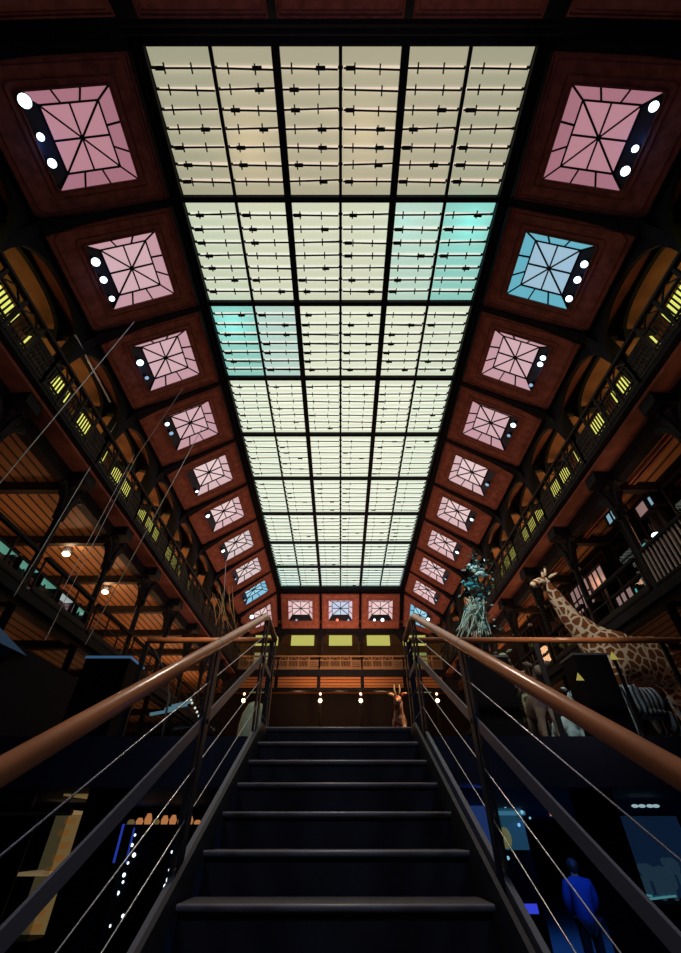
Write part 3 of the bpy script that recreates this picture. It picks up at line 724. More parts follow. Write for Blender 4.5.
# ------------------------------------------------------------------ exhibits on the landing level
def slab_box(px0, px1, py0, Y, d, lb, sign=None, cat='display column'):
    a = P(px0, py0, Y=Y); b = P(px1, py0, Y=Y)
    c = thing('information_panel', lb, cat, ((a.x+b.x)/2, Y, L1), 'dark display columns')
    MB().box(a.x, b.x, Y, Y+d, L1, a.z-.03).build('body', M['black'], c)
    MB().box(a.x-.01, b.x+.01, Y-.01, Y+d+.01, a.z-.03, a.z).build('cap', mat('blue_edge', (.05, .13, .25), .4, emit=(.05,.13,.26), estr=.6) if px0 < 300 else M['flat'], c)
    return c, a, b
slab_box(87, 131, 656, 5.9, .5, 'dark box-shaped display column with blue top edge, left of the stairs')
slab_box(466, 507, 655, 6.2, .4, 'black display column just right of the right handrail, nearest the stairs')
c2, a2, b2 = slab_box(572, 606, 653, 6.2, .4, 'black display column with a yellow warning sticker, below the giraffe')
yw = emat('yellow_sticker', (.55, .48, .10), .5)
def tri(px, py, Y, r, lb):
    p = P(px, py, Y=Y); o = MB().prism([(p.x-r, Y, p.z-r*.8), (p.x+r, Y, p.z-r*.8), (p.x, Y, p.z+r)], [(p.x-r, Y-.008, p.z-r*.8), (p.x+r, Y-.008, p.z-r*.8), (p.x, Y-.008, p.z+r)]).build('warning_sticker', yw)
    tag(o, lb, 'sticker', 'yellow triangle stickers')
tri(579, 677, 6.2, .055, 'small yellow triangle sticker on the black display column')
MB()
tri(613, 656, 6.9, .07, 'yellow triangle sign beside the giraffe chest')
sg = MB().box(P(613,656,Y=6.92).x-.02, P(613,656,Y=6.92).x+.02, 6.9, 6.94, L1, P(613,656,Y=6.92).z+.02).build('sign_post', M['black']); tag(sg, 'thin black post holding the yellow triangle by the giraffe', 'post')
# dark booth on the left
bt = thing('exhibit_booth', 'large black angular exhibit booth with blue-lit slanting end, at left', 'booth', (-6.0, 8.5, L1))
MB().prism([(-5.4, 10.6, L1), (-5.4, 10.6, 2.42), (-5.4, 7.2, 2.42), (-5.4, 6.2, L1)], [(-6.3, 10.6, L1), (-6.3, 10.6, 2.42), (-6.3, 7.2, 2.42), (-6.3, 6.2, L1)]).build('body', M['black'], bt)
bl = mat('blue_lit_board', (.06, .20, .42), .5)
MB().hexa([P(-30,596,X=-5.3),P(27,656,X=-5.3),P(0,643,X=-5.3),P(-30,628,X=-5.3),P(-30,596,X=-5.38),P(27,656,X=-5.38),P(0,643,X=-5.38),P(-30,628,X=-5.38)]).build('slanting_panel', bl, bt)

# animals -----------------------------------------------------------------
def skin_mesh(name, m, nodes, edges, root, parent, sub=2):
    """nodes: list of (point, radius or (rx, ry)); one continuous skin surface"""
    me = bpy.data.meshes.new(name); me.from_pydata([Vector(n[0]) for n in nodes], edges, [])
    o = bpy.data.objects.new(name, me); C.objects.link(o); me.materials.append(m)
    md = o.modifiers.new('skin', 'SKIN'); md.use_smooth_shade = True; md.branch_smoothing = .6
    sv = me.skin_vertices[0].data
    for i, n in enumerate(nodes): sv[i].radius = n[1] if isinstance(n[1], tuple) else (n[1], n[1]); sv[i].use_root = (i == root)
    md2 = o.modifiers.new('sub', 'SUBSURF'); md2.levels = sub; md2.render_levels = sub
    if parent: o.parent = parent; o.matrix_parent_inverse = Matrix.Translation(-Vector(parent.location))
    return o
def animal(name, label, m, pos, head_dir, h, bl, neck, hs, leg_r=.05, br=.3, horns=0, ear=.12, mane=None, hornm=None):
    """quadruped standing at pos (feet level), body along -head_dir; h shoulder height, bl body length, neck (forward, up), hs head size"""
    d = Vector((head_dir[0], head_dir[1], 0)).normalized(); sd = Vector((-d.y, d.x, 0)); p = Vector(pos); Z = Vector((0,0,1))
    r = thing(name, label, 'animal', pos)
    sh = p + d*bl/2 + Z*(h-br); mid = p + Z*(h-br*1.05); hip = p - d*bl/2 + Z*(h-br*.95)
    nodes = [(mid, br), (sh, br*.95), (hip, br*.85)]; ed = [(0,1),(0,2)]
    n1 = sh + d*(br*.5+neck[0]*.25) + Z*(neck[1]*.25+br*.3); n2 = sh + d*(br*.4+neck[0]*.7) + Z*(neck[1]*.7+br*.25); hd = sh + d*(br*.4+neck[0]) + Z*(neck[1]+br*.25)
    nr = hs*.5
    nodes += [(n1, br*.55), (n2, nr*1.05), (hd, hs*.42), (hd + d*hs*.7 - Z*hs*.35, hs*.3), (hd + d*hs*1.25 - Z*hs*.6, hs*.2)]
    ed += [(1,3),(3,4),(4,5),(5,6),(6,7)]
    for fr_, base, bi in ((1, sh, 1), (0, hip, 2)):
        for e in (-1, 1):
            i = len(nodes); off = sd*e*br*.5
            if fr_: pts = [(base+off-Z*br*.7, leg_r*1.9), (base+off-Z*(h-br)*.5 + d*.0, leg_r*1.15), (base+off-Z*(h-br)*.55, leg_r*1.1), (base+off-Z*(h-br-.06), leg_r*.75), (base+off+d*.05-Z*(h-br-.02), leg_r*.95)]
            else: pts = [(base+off-Z*br*.7+d*.05, leg_r*2.2), (base+off-Z*(h-br)*.4+d*.10, leg_r*1.5), (base+off-Z*(h-br)*.62-d*.10, leg_r*.95), (base+off-Z*(h-br-.06)-d*.03, leg_r*.75), (base+off-Z*(h-br-.02)+d*.03, leg_r*.95)]
            nodes += pts; ed.append((bi, i)); ed += [(i+q, i+q+1) for q in range(len(pts)-1)]
    skin_mesh('body', m, nodes, ed, 0, r)
    tl = hip - d*br*.75 + Z*br*.35
    MB().tube([tl, tl-d*.12-Z*.12, tl-d*.16-Z*(h*.35), tl-d*.15-Z*(h*.45)], [.03, .022, .015, .035], 8).build('tail', m, r, True)
    for e in (-1, 1):
        a = hd + sd*e*hs*.35 + Z*hs*.25; b = a + sd*e*ear + Z*ear*.35
        MB().tube([a, (a+b)/2, b], [ear*.16, ear*.3, ear*.04], 8).build('ear', m, r, True)
        MB().ball(hd + sd*e*hs*.38 + d*hs*.3 + Z*hs*.02, hs*.07, 8).build('eye', M['ring'], r, True)
        if horns:
            a = hd + sd*e*hs*.16 + Z*hs*.3
            MB().tube([a, a+Z*horns*.5 - d*.03 + sd*e*horns*.12, a+Z*horns - d*.02 + sd*e*horns*.10], [hs*.10, hs*.08, hs*.07 if horns < .25 else .008], 8).build('horn', hornm or m, r, True)
    if mane:
        mb = MB(); q = [sh+Z*br*.9, n1-d*.02+Z*br*.4, n2-d*nr*.9, hd-d*hs*.35+Z*hs*.2]
        for a, b in zip(q, q[1:]): mb.bar(a, b, .03, .09)
        mb.build('mane', mane, r)
    return r
gm = spots('giraffe_hide', (.20, .075, .028), (.70, .60, .47), 5.6, .10)
# giraffe placed through its own points
def giraffe():
    Y = 9.0; r = thing('giraffe', 'tall spotted giraffe standing behind the right landing rail, neck raised', 'animal', (5.6, Y, L1))
    Z = Vector((0,0,1))
    sh = P(606, 655, Y=Y); hip = P(664, 660, Y=9.4); mid = (sh+hip)/2 + Z*.0
    hd = P(543, 581, Y=8.7)
    nodes = [(mid, .50), (sh, .52), (hip, .44),
             (P(589, 638, Y=8.95), .36), (P(571, 619, Y=8.9), .215), (P(557, 600, Y=8.8), .155), (P(548, 587, Y=8.72), .125),
             (hd, .14), (P(537, 583, Y=8.6), .10), (P(531.5, 586, Y=8.5), .075)]
    ed = [(0,1),(0,2),(1,3),(3,4),(4,5),(5,6),(6,7),(7,8),(8,9)]
    for base, bi, dx in ((sh, 1, -.1), (hip, 2, .1)):
        for e in (-1, 1):
            i = len(nodes); o = Vector((dx, e*.24, 0)); H = base.z - L1
            if bi == 1: pts = [(base+o-Z*.45, .19), (base+o-Z*H*.55, .105), (base+o-Z*H*.6, .10), (base+o-Z*(H-.12), .065), (base+o-Z*(H-.04)-Vector((.05,0,0)), .085)]
            else: pts = [(base+o-Z*.42, .20), (base+o-Z*H*.45-Vector((.1,0,0)), .13), (base+o-Z*H*.65+Vector((.08,0,0)), .085), (base+o-Z*(H-.12), .065), (base+o-Z*(H-.04)-Vector((.04,0,0)), .085)]
            nodes += pts; ed.append((bi, i)); ed += [(i+q, i+q+1) for q in range(4)]
    skin_mesh('body', gm, nodes, ed, 0, r)
    cream = mat('pale_hide', (.55, .45, .32), .8)
    for e in (-1, 1):
        a = hd + Vector((.06, e*.07, .10)); MB().tube([a, a+Vector((.04, e*.015, .17))], [.03, .026], 8).build('horn', cream, r, True)
        MB().ball(a+Vector((.04, e*.015, .18)), .036, 8).build('horn_tip', M['ring'], r, True)
        a = hd + Vector((.1, e*.09, .03)); b = a + Vector((.14 if e < 0 else .1, e*.17, .03)); MB().tube([a, (a+b)/2, b], [.025, .05, .008], 8).build('ear', cream, r, True)
        MB().ball(hd + Vector((-.06, e*.115, .02)), .028, 8).build('eye', M['ring'], r, True)
    mn = mat('brown_mane', (.16, .06, .03), .9); mb = MB()
    q = [n[0] for n in (nodes[3], nodes[4], nodes[5], nodes[6])]; rd = [.36, .215, .155, .125]
    for (a, ra), (b, rb) in zip(zip(q, rd), list(zip(q, rd))[1:]):
        pr = Vector((.72, 0, .69)); mb.bar(a+pr*ra*.95, b+pr*rb*.95, .04, .10, pr)
    mb.build('mane', mn, r)
    tl = hip + Vector((.42, 0, .15)); MB().tube([tl, tl+Vector((.12,0,-.2)), tl+Vector((.14,0,-.9)), tl+Vector((.14,0,-1.15))], [.04, .025, .018, .05], 8).build('tail', mn, r, True)
giraffe()
ant = spots('red_hide', (.40, .10, .05), (.72, .50, .34), 5, .10); hornm = mat('horn', (.45, .36, .22), .6)
p = P(393.5, 727, Z=L1); 
animal('antelope', 'reddish horned antelope facing the stairs, right of their top step', ant, (1.24, 10.0, L1), (-.12, -1), 1.15, .9, (.10, .30), .20, .04, .17, .20, .13, None, hornm)
animal('spotted_animal', 'spotted young animal right of the black display column, behind the handrail', spots('spotted_hide', (.10, .06, .03), (.52, .46, .28), 6, .13), (P(512, 680, Y=9.4).x+.1, 9.4, L1), (-.5, -.8), 1.82, .9, (.2, .35), .24, .05, .30)
animal('antelope', 'grey antelope with raised head between spotted animal and black column', mat('grey_hide', (.25, .22, .20), .8, noise=.3), (P(537, 690, Y=7.2).x, 7.3, L1), (-.2, -1), .95, .8, (.2, .30), .22, .04, .2, .0, .13)
animal('antelope', 'bluish-lit pale animal standing left of the stickered black column', mat('pale_blue_hide', (.42, .50, .52), .8, noise=.3), (P(557, 690, Y=10.2).x, 10.4, L1), (.15, -1), 1.2, .8, (.15, .45), .26, .05, .2, .0, .13)
zb = mat('striped_hide', (.5, .5, .5), .8); nt = zb.node_tree; wv = nt.nodes.new('ShaderNodeTexWave'); wv.inputs['Scale'].default_value = 3.2; wv.inputs['Distortion'].default_value = 3
rp = nt.nodes.new('ShaderNodeValToRGB'); rp.color_ramp.interpolation = 'CONSTANT'; rp.color_ramp.elements[0].color = (.03,.03,.035,1); rp.color_ramp.elements[1].position = .5; rp.color_ramp.elements[1].color = (.45,.5,.55,1)
tc = nt.nodes.new('ShaderNodeTexCoord'); nt.links.new(tc.outputs['Object'], wv.inputs['Vector']); nt.links.new(wv.outputs['Fac'], rp.inputs[0]); nt.links.new(rp.outputs[0], nt.nodes['Principled BSDF'].inputs['Base Color'])
animal('zebra', 'small striped zebra below the giraffe chest, behind the right handrail', zb, (P(648, 712, Y=7.5).x, 7.6, L1), (-.9, -.3), 1.12, .9, (.25, .22), .26, .05, .26, 0, .11, M['ring'])
dq = P(256, 702, Y=12); dm = thing('domed_exhibit', 'pale green rounded dome-shaped exhibit behind the left stair railing, by its top post', 'dome', (dq.x, 12.0, L1))
dmm = mat('pale_green_cloth', (.40, .47, .40), .8, noise=.2, scale=7); dh = dq.z - L1
MB().lathe([(.37, 0), (.365, dh*.5), (.34, dh*.72), (.28, dh*.86), (.17, dh*.96), (.03, dh)], (dq.x, 12.0, L1), 18).build('dome', dmm, dm, True)
for i in range(8):
    a_ = i*math.pi/4; MB().tube([(dq.x+math.cos(a_)*r_, 12+math.sin(a_)*r_, L1+z_) for r_, z_ in ((.38, .02), (.373, dh*.5), (.348, dh*.72), (.287, dh*.865), (.175, dh*.968), (.0, dh+.01))], .018, 6).build('hoop', M['beigem'], dm, True)

# teal and white leafy exhibit on the right
def plant():
    rp_ = random.Random(5); base = P(478, 640, Y=8.6); b = Vector((base.x, 8.6, L1))
    r = thing('display_tree', 'teal and white artificial tree with hanging pale strands, right of the stairs', 'display tree', b)
    top = P(473, 548, Y=8.9); mb = MB()
    mb.tube([b, b+Vector((.05,0,1.6)), P(482, 610, Y=8.7), P(476, 575, Y=8.8), top], [.09, .08, .06, .045, .02], 10); mb.build('trunk', M['iron2'], r, True)
    pale = mat('pale_strand', (.55, .56, .46), .6); teal = mat('teal_leaf', (.05, .30, .34), .5); white = mat('white_leaf', (.6, .66, .62), .5)
    for i in range(40):
        f = i/39; a = P(470+20*rp_.random()-6*f, 596+12*rp_.random(), Y=8.4+.5*rp_.random()); e = P(455+36*f+rp_.uniform(-2,2), 632+rp_.uniform(-4,8), Y=8.3+.5*rp_.random())
        MB().tube([a, (a+e)/2+Vector((rp_.uniform(-.05,.05),0,.08)), e], [.008, .013, .008], 6).build('strand', pale, r)
    for nm, mt, n in (('teal_leaves', teal, 150), ('white_leaves', white, 90)):
        mb = MB()
        for i in range(n):
            u = rp_.random(); c = P(476+rp_.gauss(0, 7)+6*u, 555+80*u+rp_.gauss(0,3), Y=8.6+rp_.uniform(-.3,.3)); d = Vector((rp_.uniform(-1,1), rp_.uniform(-1,1), rp_.uniform(-1,.3))).normalized()*rp_.uniform(.06,.14); w = d.cross(Vector((rp_.random(),rp_.random(),rp_.random()))).normalized()*.02
            mb.add([c, c+d*.5+w, c+d, c+d*.5-w], [(0,1,2,3)])
        o = mb.build(nm, mt, r); o['kind'] = 'stuff'
    for i, (px, py) in enumerate(((474, 568), (479, 574), (468, 585))):
        q = P(px, py, Y=8.6); bd = thing('perched_bird', '%s perched bird on the teal display tree' % ['upper white', 'right-hand white', 'lower teal'][i], 'bird', q, 'birds on the display tree')
        mt = white if i < 2 else teal
        MB().ball(q, .065, 10, sc=(1.6, .8, .9)).build('body', mt, bd, True); MB().ball(q+Vector((-.10,-.02,.06)), .04, 10).build('head', mt, bd, True)
        MB().tube([q+Vector((-.13,-.02,.06)), q+Vector((-.18,-.02,.05))], [.013,.003], 6).build('beak', hornm, bd)
        for e in (-1, 1): MB().ball(q+Vector((.03, e*.05, .01)), .062, 8, sc=(1.5,.25,.7)).build('wing', mt, bd, True)
        MB().hexa([q+Vector(v) for v in ((.08,-.03,-.02),(.08,.03,-.02),(.22,.04,-.06),(.22,-.04,-.06),(.08,-.03,.0),(.08,.03,.0),(.22,.04,-.045),(.22,-.04,-.045))]).build('tail', mt, bd)
plant()
gd = thing('hanging_garland', 'cluster of pale hanging strands below the far left rooflights, behind the handrail', 'garland', P(225, 600, Y=15))
gr_ = random.Random(11); gold = mat('pale_gold_strand', (.45, .30, .14), .5)
for i in range(9):
    a_ = P(212+24*gr_.random(), 585+14*gr_.random(), Y=15+gr_.random()); b_ = P(212+26*gr_.random(), 622+14*gr_.random(), Y=15+gr_.random())
    MB().tube([a_, (a_+b_)/2+Vector((gr_.uniform(-.15,.15),0,0)), b_], [.008,.018,.008], 6).build('strand', gold, gd, True)
MB().tube([P(224, 596, Y=15.5), P(226, 560, Z=9.75)], .012, 6).build('hanging_cable', M['steel'], gd)
# left landing: glass case with bluish objects
lc = thing('table_case', 'low glass table case with bluish bars, left of the stair railing', 'display case', (-2.3, 7.0, L1))
a = P(140, 722, Y=6.6); e = P(215, 722, Y=6.6)
MB().box(a.x, e.x, 6.6, 7.3, L1, L1+.1).build('base', M['black'], lc)
MB().box(a.x, e.x, 6.6, 7.3, L1+.1, 1.25).build('glass', M['glass'], lc)
ib = emat('ice_blue_bar', (.10, .22, .28), .6)
for i, (px, py, l) in enumerate(((163, 712, .35), (176, 707, .3), (181, 704, .25))):
    q = P(px, py, Y=6.75); o = MB().bar(q-Vector((l/2,0,.03)), q+Vector((l/2,0,.03)), .05, .03).build('light_bar', ib); tag(o, 'ice-blue glowing bar in the left glass case, %s' % ['leftmost', 'middle', 'rightmost'][i], 'light bar', 'glowing bars in the glass case')
for i, (px, py) in enumerate(((192,703),(195,708),(197,712),(199,716),(191,700),(201,719))):
    q = P(px, py, Y=6.9); o = MB().ball(q, .018, 8).tube([q, (q.x, q.y, L1+.09)], .003, 4, 1).build('bead_lamp', [wt_em, M['black']]); tag(o, 'tiny white bead lamp in the left glass case, one of a dotted row', 'lamp', 'bead lamps in the left glass case')
tag_o = None

# ------------------------------------------------------------------ ground floor under the landing
for sx in (-1, 1):
    struct('pillar', MB().box((2.95 if sx > 0 else -2.72)-.17, (2.95 if sx > 0 else -2.72)+.17, 6.0, 6.35, GR, .39), M['black'])
am = emat('amber_case_light', (.15, .10, .037), .75); amd = emat('dim_amber_light', (.09, .065, .028), .8)
q0 = P(36, 822, Y=8.0); q1 = P(66, 822, Y=8.0)
ac = thing('display_case', 'tall amber-lit display case below the landing, at far left', 'display case', ((q0.x+q1.x)/2, 8.3, GR))
MB().box(q0.x-.05, q1.x+.05, 8.0, 8.6, GR, -1.05).build('plinth', M['black'], ac)
MB().box(q0.x, q0.x+(q1.x-q0.x)*.42, 8.5, 8.55, -1.05, .28).build('lit_back', amd, ac)
MB().box(q0.x+(q1.x-q0.x)*.46, q1.x, 8.5, 8.55, -1.05, .28).build('lit_back', am, ac)
MB().box(q0.x, q1.x, 8.0, 8.02, -1.05, .28).build('glass_front', M['glass'], ac)
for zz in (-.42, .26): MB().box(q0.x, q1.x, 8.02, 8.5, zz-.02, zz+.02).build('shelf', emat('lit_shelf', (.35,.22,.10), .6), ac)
rp2 = random.Random(9)
for i in range(9):
    zz = -1.0 + i*.14; xx = q0.x+(q1.x-q0.x)*rp2.uniform(.66,.85)
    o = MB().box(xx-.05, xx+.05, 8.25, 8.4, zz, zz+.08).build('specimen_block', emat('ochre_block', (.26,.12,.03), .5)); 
    o.parent = ac; o.matrix_parent_inverse = Matrix.Translation(-Vector(ac.location)); o.name = 'specimen'
al = MB().box(P(48,792,Z=.385).x, P(80,792,Z=.385).x, 6.6, 7.9, .37, .39).build('ceiling_light_panel', am); tag(al, 'amber light panel under the landing slab at far left', 'light panel')
pq = [P(x_, 812.5, Y=6.5) for x_ in (-10, 30, 66)]
pp = MB().tube([P(-20,813,Y=6.5), P(72,812,Y=6.5)], .035, 10)
for q in pq: pp.tube([q, (q.x, q.y, .39)], .008, 6)
pp = pp.build('duct_pipe', M['steel']); tag(pp, 'grey metal pipe running under the landing at far left', 'pipe')
bb = P(121, 842, Y=9.5); o = thing('blue_screen', 'upright glowing blue screen below the landing on the left', 'screen', (bb.x, 9.5, GR))
MB().box(bb.x-.17, bb.x+.17, 9.5, 9.54, P(121,863,Y=9.5).z, P(121,824,Y=9.5).z).build('display', emat('blue_screen_light', (.02,.05,.45), .7), o); MB().box(bb.x-.03, bb.x+.03, 9.54, 9.6, GR, -.3).build('stand', M['black'], o)
ss = thing('starlit_panel', 'black panel pricked with tiny white lights under the landing, left', 'panel', (-3.6, 9.9, GR))
MB().box(P(80,880,Y=10).x, P(200,880,Y=10).x, 10.0, 10.1, GR, .3).build('board', M['black'], ss)
wt = emat('tiny_white_light', (.7, .8, .85), 2.0)
dots = [(98,866),(120,869),(124,875),(123,882),(118,893),(107,915),(110,926),(123,916),(128,863),(132,845),(135,835),(89,898),(95,895),(111,902),(172,852),(172,861),(170,870),(168,880),(165,886),(185,851),(188,884),(184,853),(134,855),(73,948),(157,940)]
for px, py in dots:
    q = P(px, py, Y=9.98); MB().ball(q, random.uniform(.02, .036), 6).build('point_light', wt, ss)
os_ = thing('lit_shelf', 'row of orange-lit shelf goods under the landing left of the stairs', 'shelf', (-4, 8.6, GR))
a = P(128, 812, Y=8.7); e = P(202, 826, Y=8.7)
MB().box(a.x, e.x, 8.7, 8.95, e.z-.02, e.z+.02).build('board', M['iron2'], os_); MB().box(a.x, a.x+.06, 8.7, 8.95, GR, e.z).build('leg', M['iron2'], os_); MB().box(e.x-.06, e.x, 8.7, 8.95, GR, e.z).build('leg', M['iron2'], os_)
og = emat('orange_lit_item', (.50, .20, .07), .8)
for i in range(9):
    xx = a.x + (e.x-a.x)*(i+.4)/9.2; h = random.uniform(.05, .16); o = MB().lathe([(.05, 0), (.06, h*.5), (.03, h)], (xx, 8.8, e.z+.02), 10).build('jar', og if i % 3 else am); tag(o, 'small orange-lit jar on the shelf under the landing', 'jar', 'orange-lit jars under the landing')
# right side: blue exhibits
bw = emat('deep_blue_wall_light', (.010, .025, .10), 1.0); bw2 = emat('navy_diorama_light', (.006, .017, .042), 1.0)
def upright(px0, px1, py0, py1, Y, m, name, lb, cat, hang=False):
    a = P(px0, py1, Y=Y); e = P(px1, py0, Y=Y); o = thing(name, lb, cat, ((a.x+e.x)/2, Y, GR))
    MB().box(a.x, e.x, Y, Y+.04, a.z, e.z).build('display', m, o); (MB().box(a.x-.03, e.x+.03, Y+.04, Y+.1, a.z-.03, e.z+.03).box((a.x+e.x)/2-.03, (a.x+e.x)/2+.03, Y+.05, Y+.09, e.z, .39) if hang else MB().box(a.x-.03, e.x+.03, Y+.04, Y+.14, GR, e.z+.03)).build('backing', M['black'], o); return o, a, e
upright(474, 492, 800, 872, 9.5, bw, 'glowing_pillar', 'tall glowing blue pillar below the landing, just right of the stairs', 'pillar')
o, a, e = upright(496, 518, 796, 850, 10.5, emat('blue_green_light', (.010,.045,.08), .9), 'aquarium_case', 'blue-green lit case with a pale specimen under the landing', 'display case')
q = P(506, 838, Y=10.4); MB().ball((q.x, 10.42, q.z), .16, 12, sc=(.7,.3,1)).build('specimen', emat('greenish_specimen', (.16,.17,.06), .6), o, True)
MB().box(a.x, e.x, 10.3, 10.5, e.z-.3, e.z-.24).build('shelf', emat('pale_blue_shelf', (.04,.16,.26), .8), o)
upright(551, 559, 796, 816, 11, emat('orange_sign_light', (.55,.22,.07), .8), 'lit_sign', 'narrow orange-lit sign strip high under the landing on the right', 'sign', True)
q = P(511, 870, Y=11.2); upright(505, 516, 867.5, 872, 11.2, emat('white_label_light', (.45,.48,.50), .8), 'lit_label', 'small white lit label among the blue exhibits', 'label', True)
upright(522, 529, 880, 885, 11.0, emat('orange_label_light', (.55,.30,.10), .8), 'lit_label', 'small orange lit label among the blue exhibits', 'label', True)
o, a, e = upright(515, 537, 904, 914, 9.6, emat('bright_blue_bar_light', (.03,.05,.60), 1.0), 'blue_light_bar', 'bright blue light bar low on the right of the stairs', 'light')
d, a, e = upright(611, 676, 816, 898, 8.2, bw2, 'diorama_case', 'large navy-blue lit diorama case below the right handrail', 'display case')
MB().box(a.x, e.x, 7.5, 7.52, a.z, e.z).build('glass_front', M['glass'], d); MB().box(a.x, e.x, 7.5, 8.2, a.z-.06, a.z).build('base', M['black'], d); MB().box(a.x, e.x, 7.5, 8.2, GR, a.z-.06).build('plinth', M['black'], d)
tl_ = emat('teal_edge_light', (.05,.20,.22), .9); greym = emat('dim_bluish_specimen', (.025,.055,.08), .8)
for i, (px, py, r) in enumerate(((628, 868, .12), (648, 872, .10), (664, 880, .16), (640, 886, .13), (672, 866, .1))):
    q = P(px, py, Y=7.9); o = thing('specimen', 'dim bluish rounded specimen in the navy diorama case, %s from the left' % ['first','third','fourth','second','last'][i], 'specimen', q, 'specimens in the diorama case')
    MB().ball(q, r, 12, sc=(1, .7, .9)).build('body', greym, o, True); MB().ball(q+Vector((-r*.9, -.02, r*.4)), r*.5, 10).build('head', greym, o, True)
    for e_ in (-.5, .5): MB().tube([q+Vector((e_*r, 0, -r*.5)), (q.x+e_*r, q.y, max(a.z, q.z-r*2.2))], .025, 6).build('leg', greym, o)
for i, (x0, y0_, x1, y1_) in enumerate(((632, 893, 652, 896), (650, 899, 676, 896))):
    o = MB().bar(P(x0, y0_, Y=7.45), P(x1, y1_, Y=7.45), .02, .02).build('light_strip', tl_); tag(o, 'thin teal light strip along the diorama front, %s' % ['left', 'right'][i], 'light strip', 'teal strips on the diorama')
for i, px in enumerate((612, 635, 642, 650, 656)):
    q = P(px, 806, Y=7.2); o = MB().ball(q, .028, 8, sc=(1.8, 1, .7)).build('downlight', emat('bluish_downlight', (.30,.45,.50), .9)); tag(o, 'small bluish downlight under the slab above the diorama, %s from left' % ORD[i], 'lamp', 'downlights above the diorama')
for i, (px, py, r) in enumerate(((505,806,.03),(513,802,.025),(522,812,.03),(530,818,.02),(519,825,.03),(508,858,.03),(516,862,.02),(527,893,.03),(540,900,.02),(533,870,.025))):
    q = P(px, py, Y=10.0+i*.1); o = MB().ball(q, r, 8).tube([q, (q.x, q.y, .39)], .003, 4, 1).build('bead_lamp', [emat('cyan_bead', (.2,.5,.65), 1.0), M['black']]); tag(o, 'tiny cyan lamp among the blue exhibits right of the stairs', 'lamp', 'cyan lamps among the blue exhibits')
# visitor in a blue jacket
def visitor():
    Y = 11.2; f = P(578, 948, Y=Y); hdp = P(571, 868, Y=Y); x = hdp.x+.04
    r = thing('person', 'person in a blue jacket and dark trousers seen from behind, below right', 'person', (x, Y, GR)); Z = Vector((0,0,1)); b = Vector((x, Y, GR))
    skinm = mat('skin', (.35, .2, .13), .6); jk = mat('blue_jacket', (.015, .05, .22), .7); tr = mat('dark_trousers', (.01, .01, .014), .8)
    V = lambda a, c, z: b+Vector((a, c, z))
    nodes = [(V(0,0,.95), .15), (V(0,0,1.2), .16), (V(0,0,1.4), .15), (V(0,0,1.48), .06), (V(0,.01,1.54), .07), (V(0,.02,1.62), .085)]
    ed = [(0,1),(1,2),(2,3),(3,4),(4,5)]
    for e in (-1, 1):
        i = len(nodes); nodes += [(V(e*.2,0,1.4), .075), (V(e*.26,.02,1.14), .05), (V(e*.2,.17,.98), .038), (V(e*.16,.24,1.0), .04)]; ed += [(2,i),(i,i+1),(i+1,i+2),(i+2,i+3)]
        i = len(nodes); nodes += [(V(e*.1,0,.86), .1), (V(e*.11,.01,.5), .065), (V(e*.11,-.02,.1), .042), (V(e*.12,.13,.04), .04)]; ed += [(0,i),(i,i+1),(i+1,i+2),(i+2,i+3)]
    skin_mesh('body', skinm, nodes, ed, 0, r)
    nj = [(V(0,0,.74), .215), (V(0,0,1.15), .20), (V(0,0,1.40), .17), (V(0,0,1.50), .085)]; ej = [(0,1),(1,2),(2,3)]
    for e in (-1, 1):
        i = len(nj); nj += [(V(e*.21,0,1.41), .1), (V(e*.27,.02,1.14), .075), (V(e*.21,.15,.99), .06)]; ej += [(2,i),(i,i+1),(i+1,i+2)]
    skin_mesh('jacket', jk, nj, ej, 0, r)
    nj = [(V(0,0,.92), .165)]; ej = []
    for e in (-1, 1):
        i = len(nj); nj += [(V(e*.1,0,.84), .115), (V(e*.11,.01,.5), .085), (V(e*.11,-.02,.1), .062)]; ej += [(0,i),(i,i+1),(i+1,i+2)]
    skin_mesh('trousers', tr, nj, ej, 0, r)
    MB().ball(b+Vector((0,-.01,1.635)), .112, 12, sc=(.92, 1.0, 1.08)).build('hair', M['ring'], r, True)
visitor()

# ------------------------------------------------------------------ lamps and added fill lights
def light(kind, name, loc, e, col, size=.3, aim=None, spot=None, blend=.6):
    d = bpy.data.lights.new(name, kind); d.energy = e; d.color = col
    if kind == 'AREA': d.size = size
    else: d.shadow_soft_size = size
    if kind == 'SPOT': d.spot_size = R(spot); d.spot_blend = blend
    o = bpy.data.objects.new(name, d); C.objects.link(o); o.location = loc
    if aim is not None: o.rotation_euler = (Vector(aim)-Vector(loc)).to_track_quat('-Z', 'Y').to_euler()
    return o
WARM = (1, .50, .24); AMB = (1, .60, .32)
for i, (px, py) in enumerate(((66, 554), (105, 592))):
    p = P(px, py, Z=6.25); light('POINT', 'gallery_light', p, 26, AMB, .1)
for y, e in ((6.5, 8), (9, 20), (12.3, 32), (15, 46), (18, 60), (21, 80), (24, 70)):  # fill added to brighten the left planks, no bulbs here
    light('POINT', 'gallery_light', S(-1, 8.6, y, 5.2), e, WARM, .3)
for y, e in ((5.5, 12), (8, 18), (11, 24), (14, 36), (17, 46), (20, 50), (23, 60)):  # unseen fill added along the right planks
    light('POINT', 'gallery_light', S(1, 7.1, y, 5.4), e, WARM, .3)
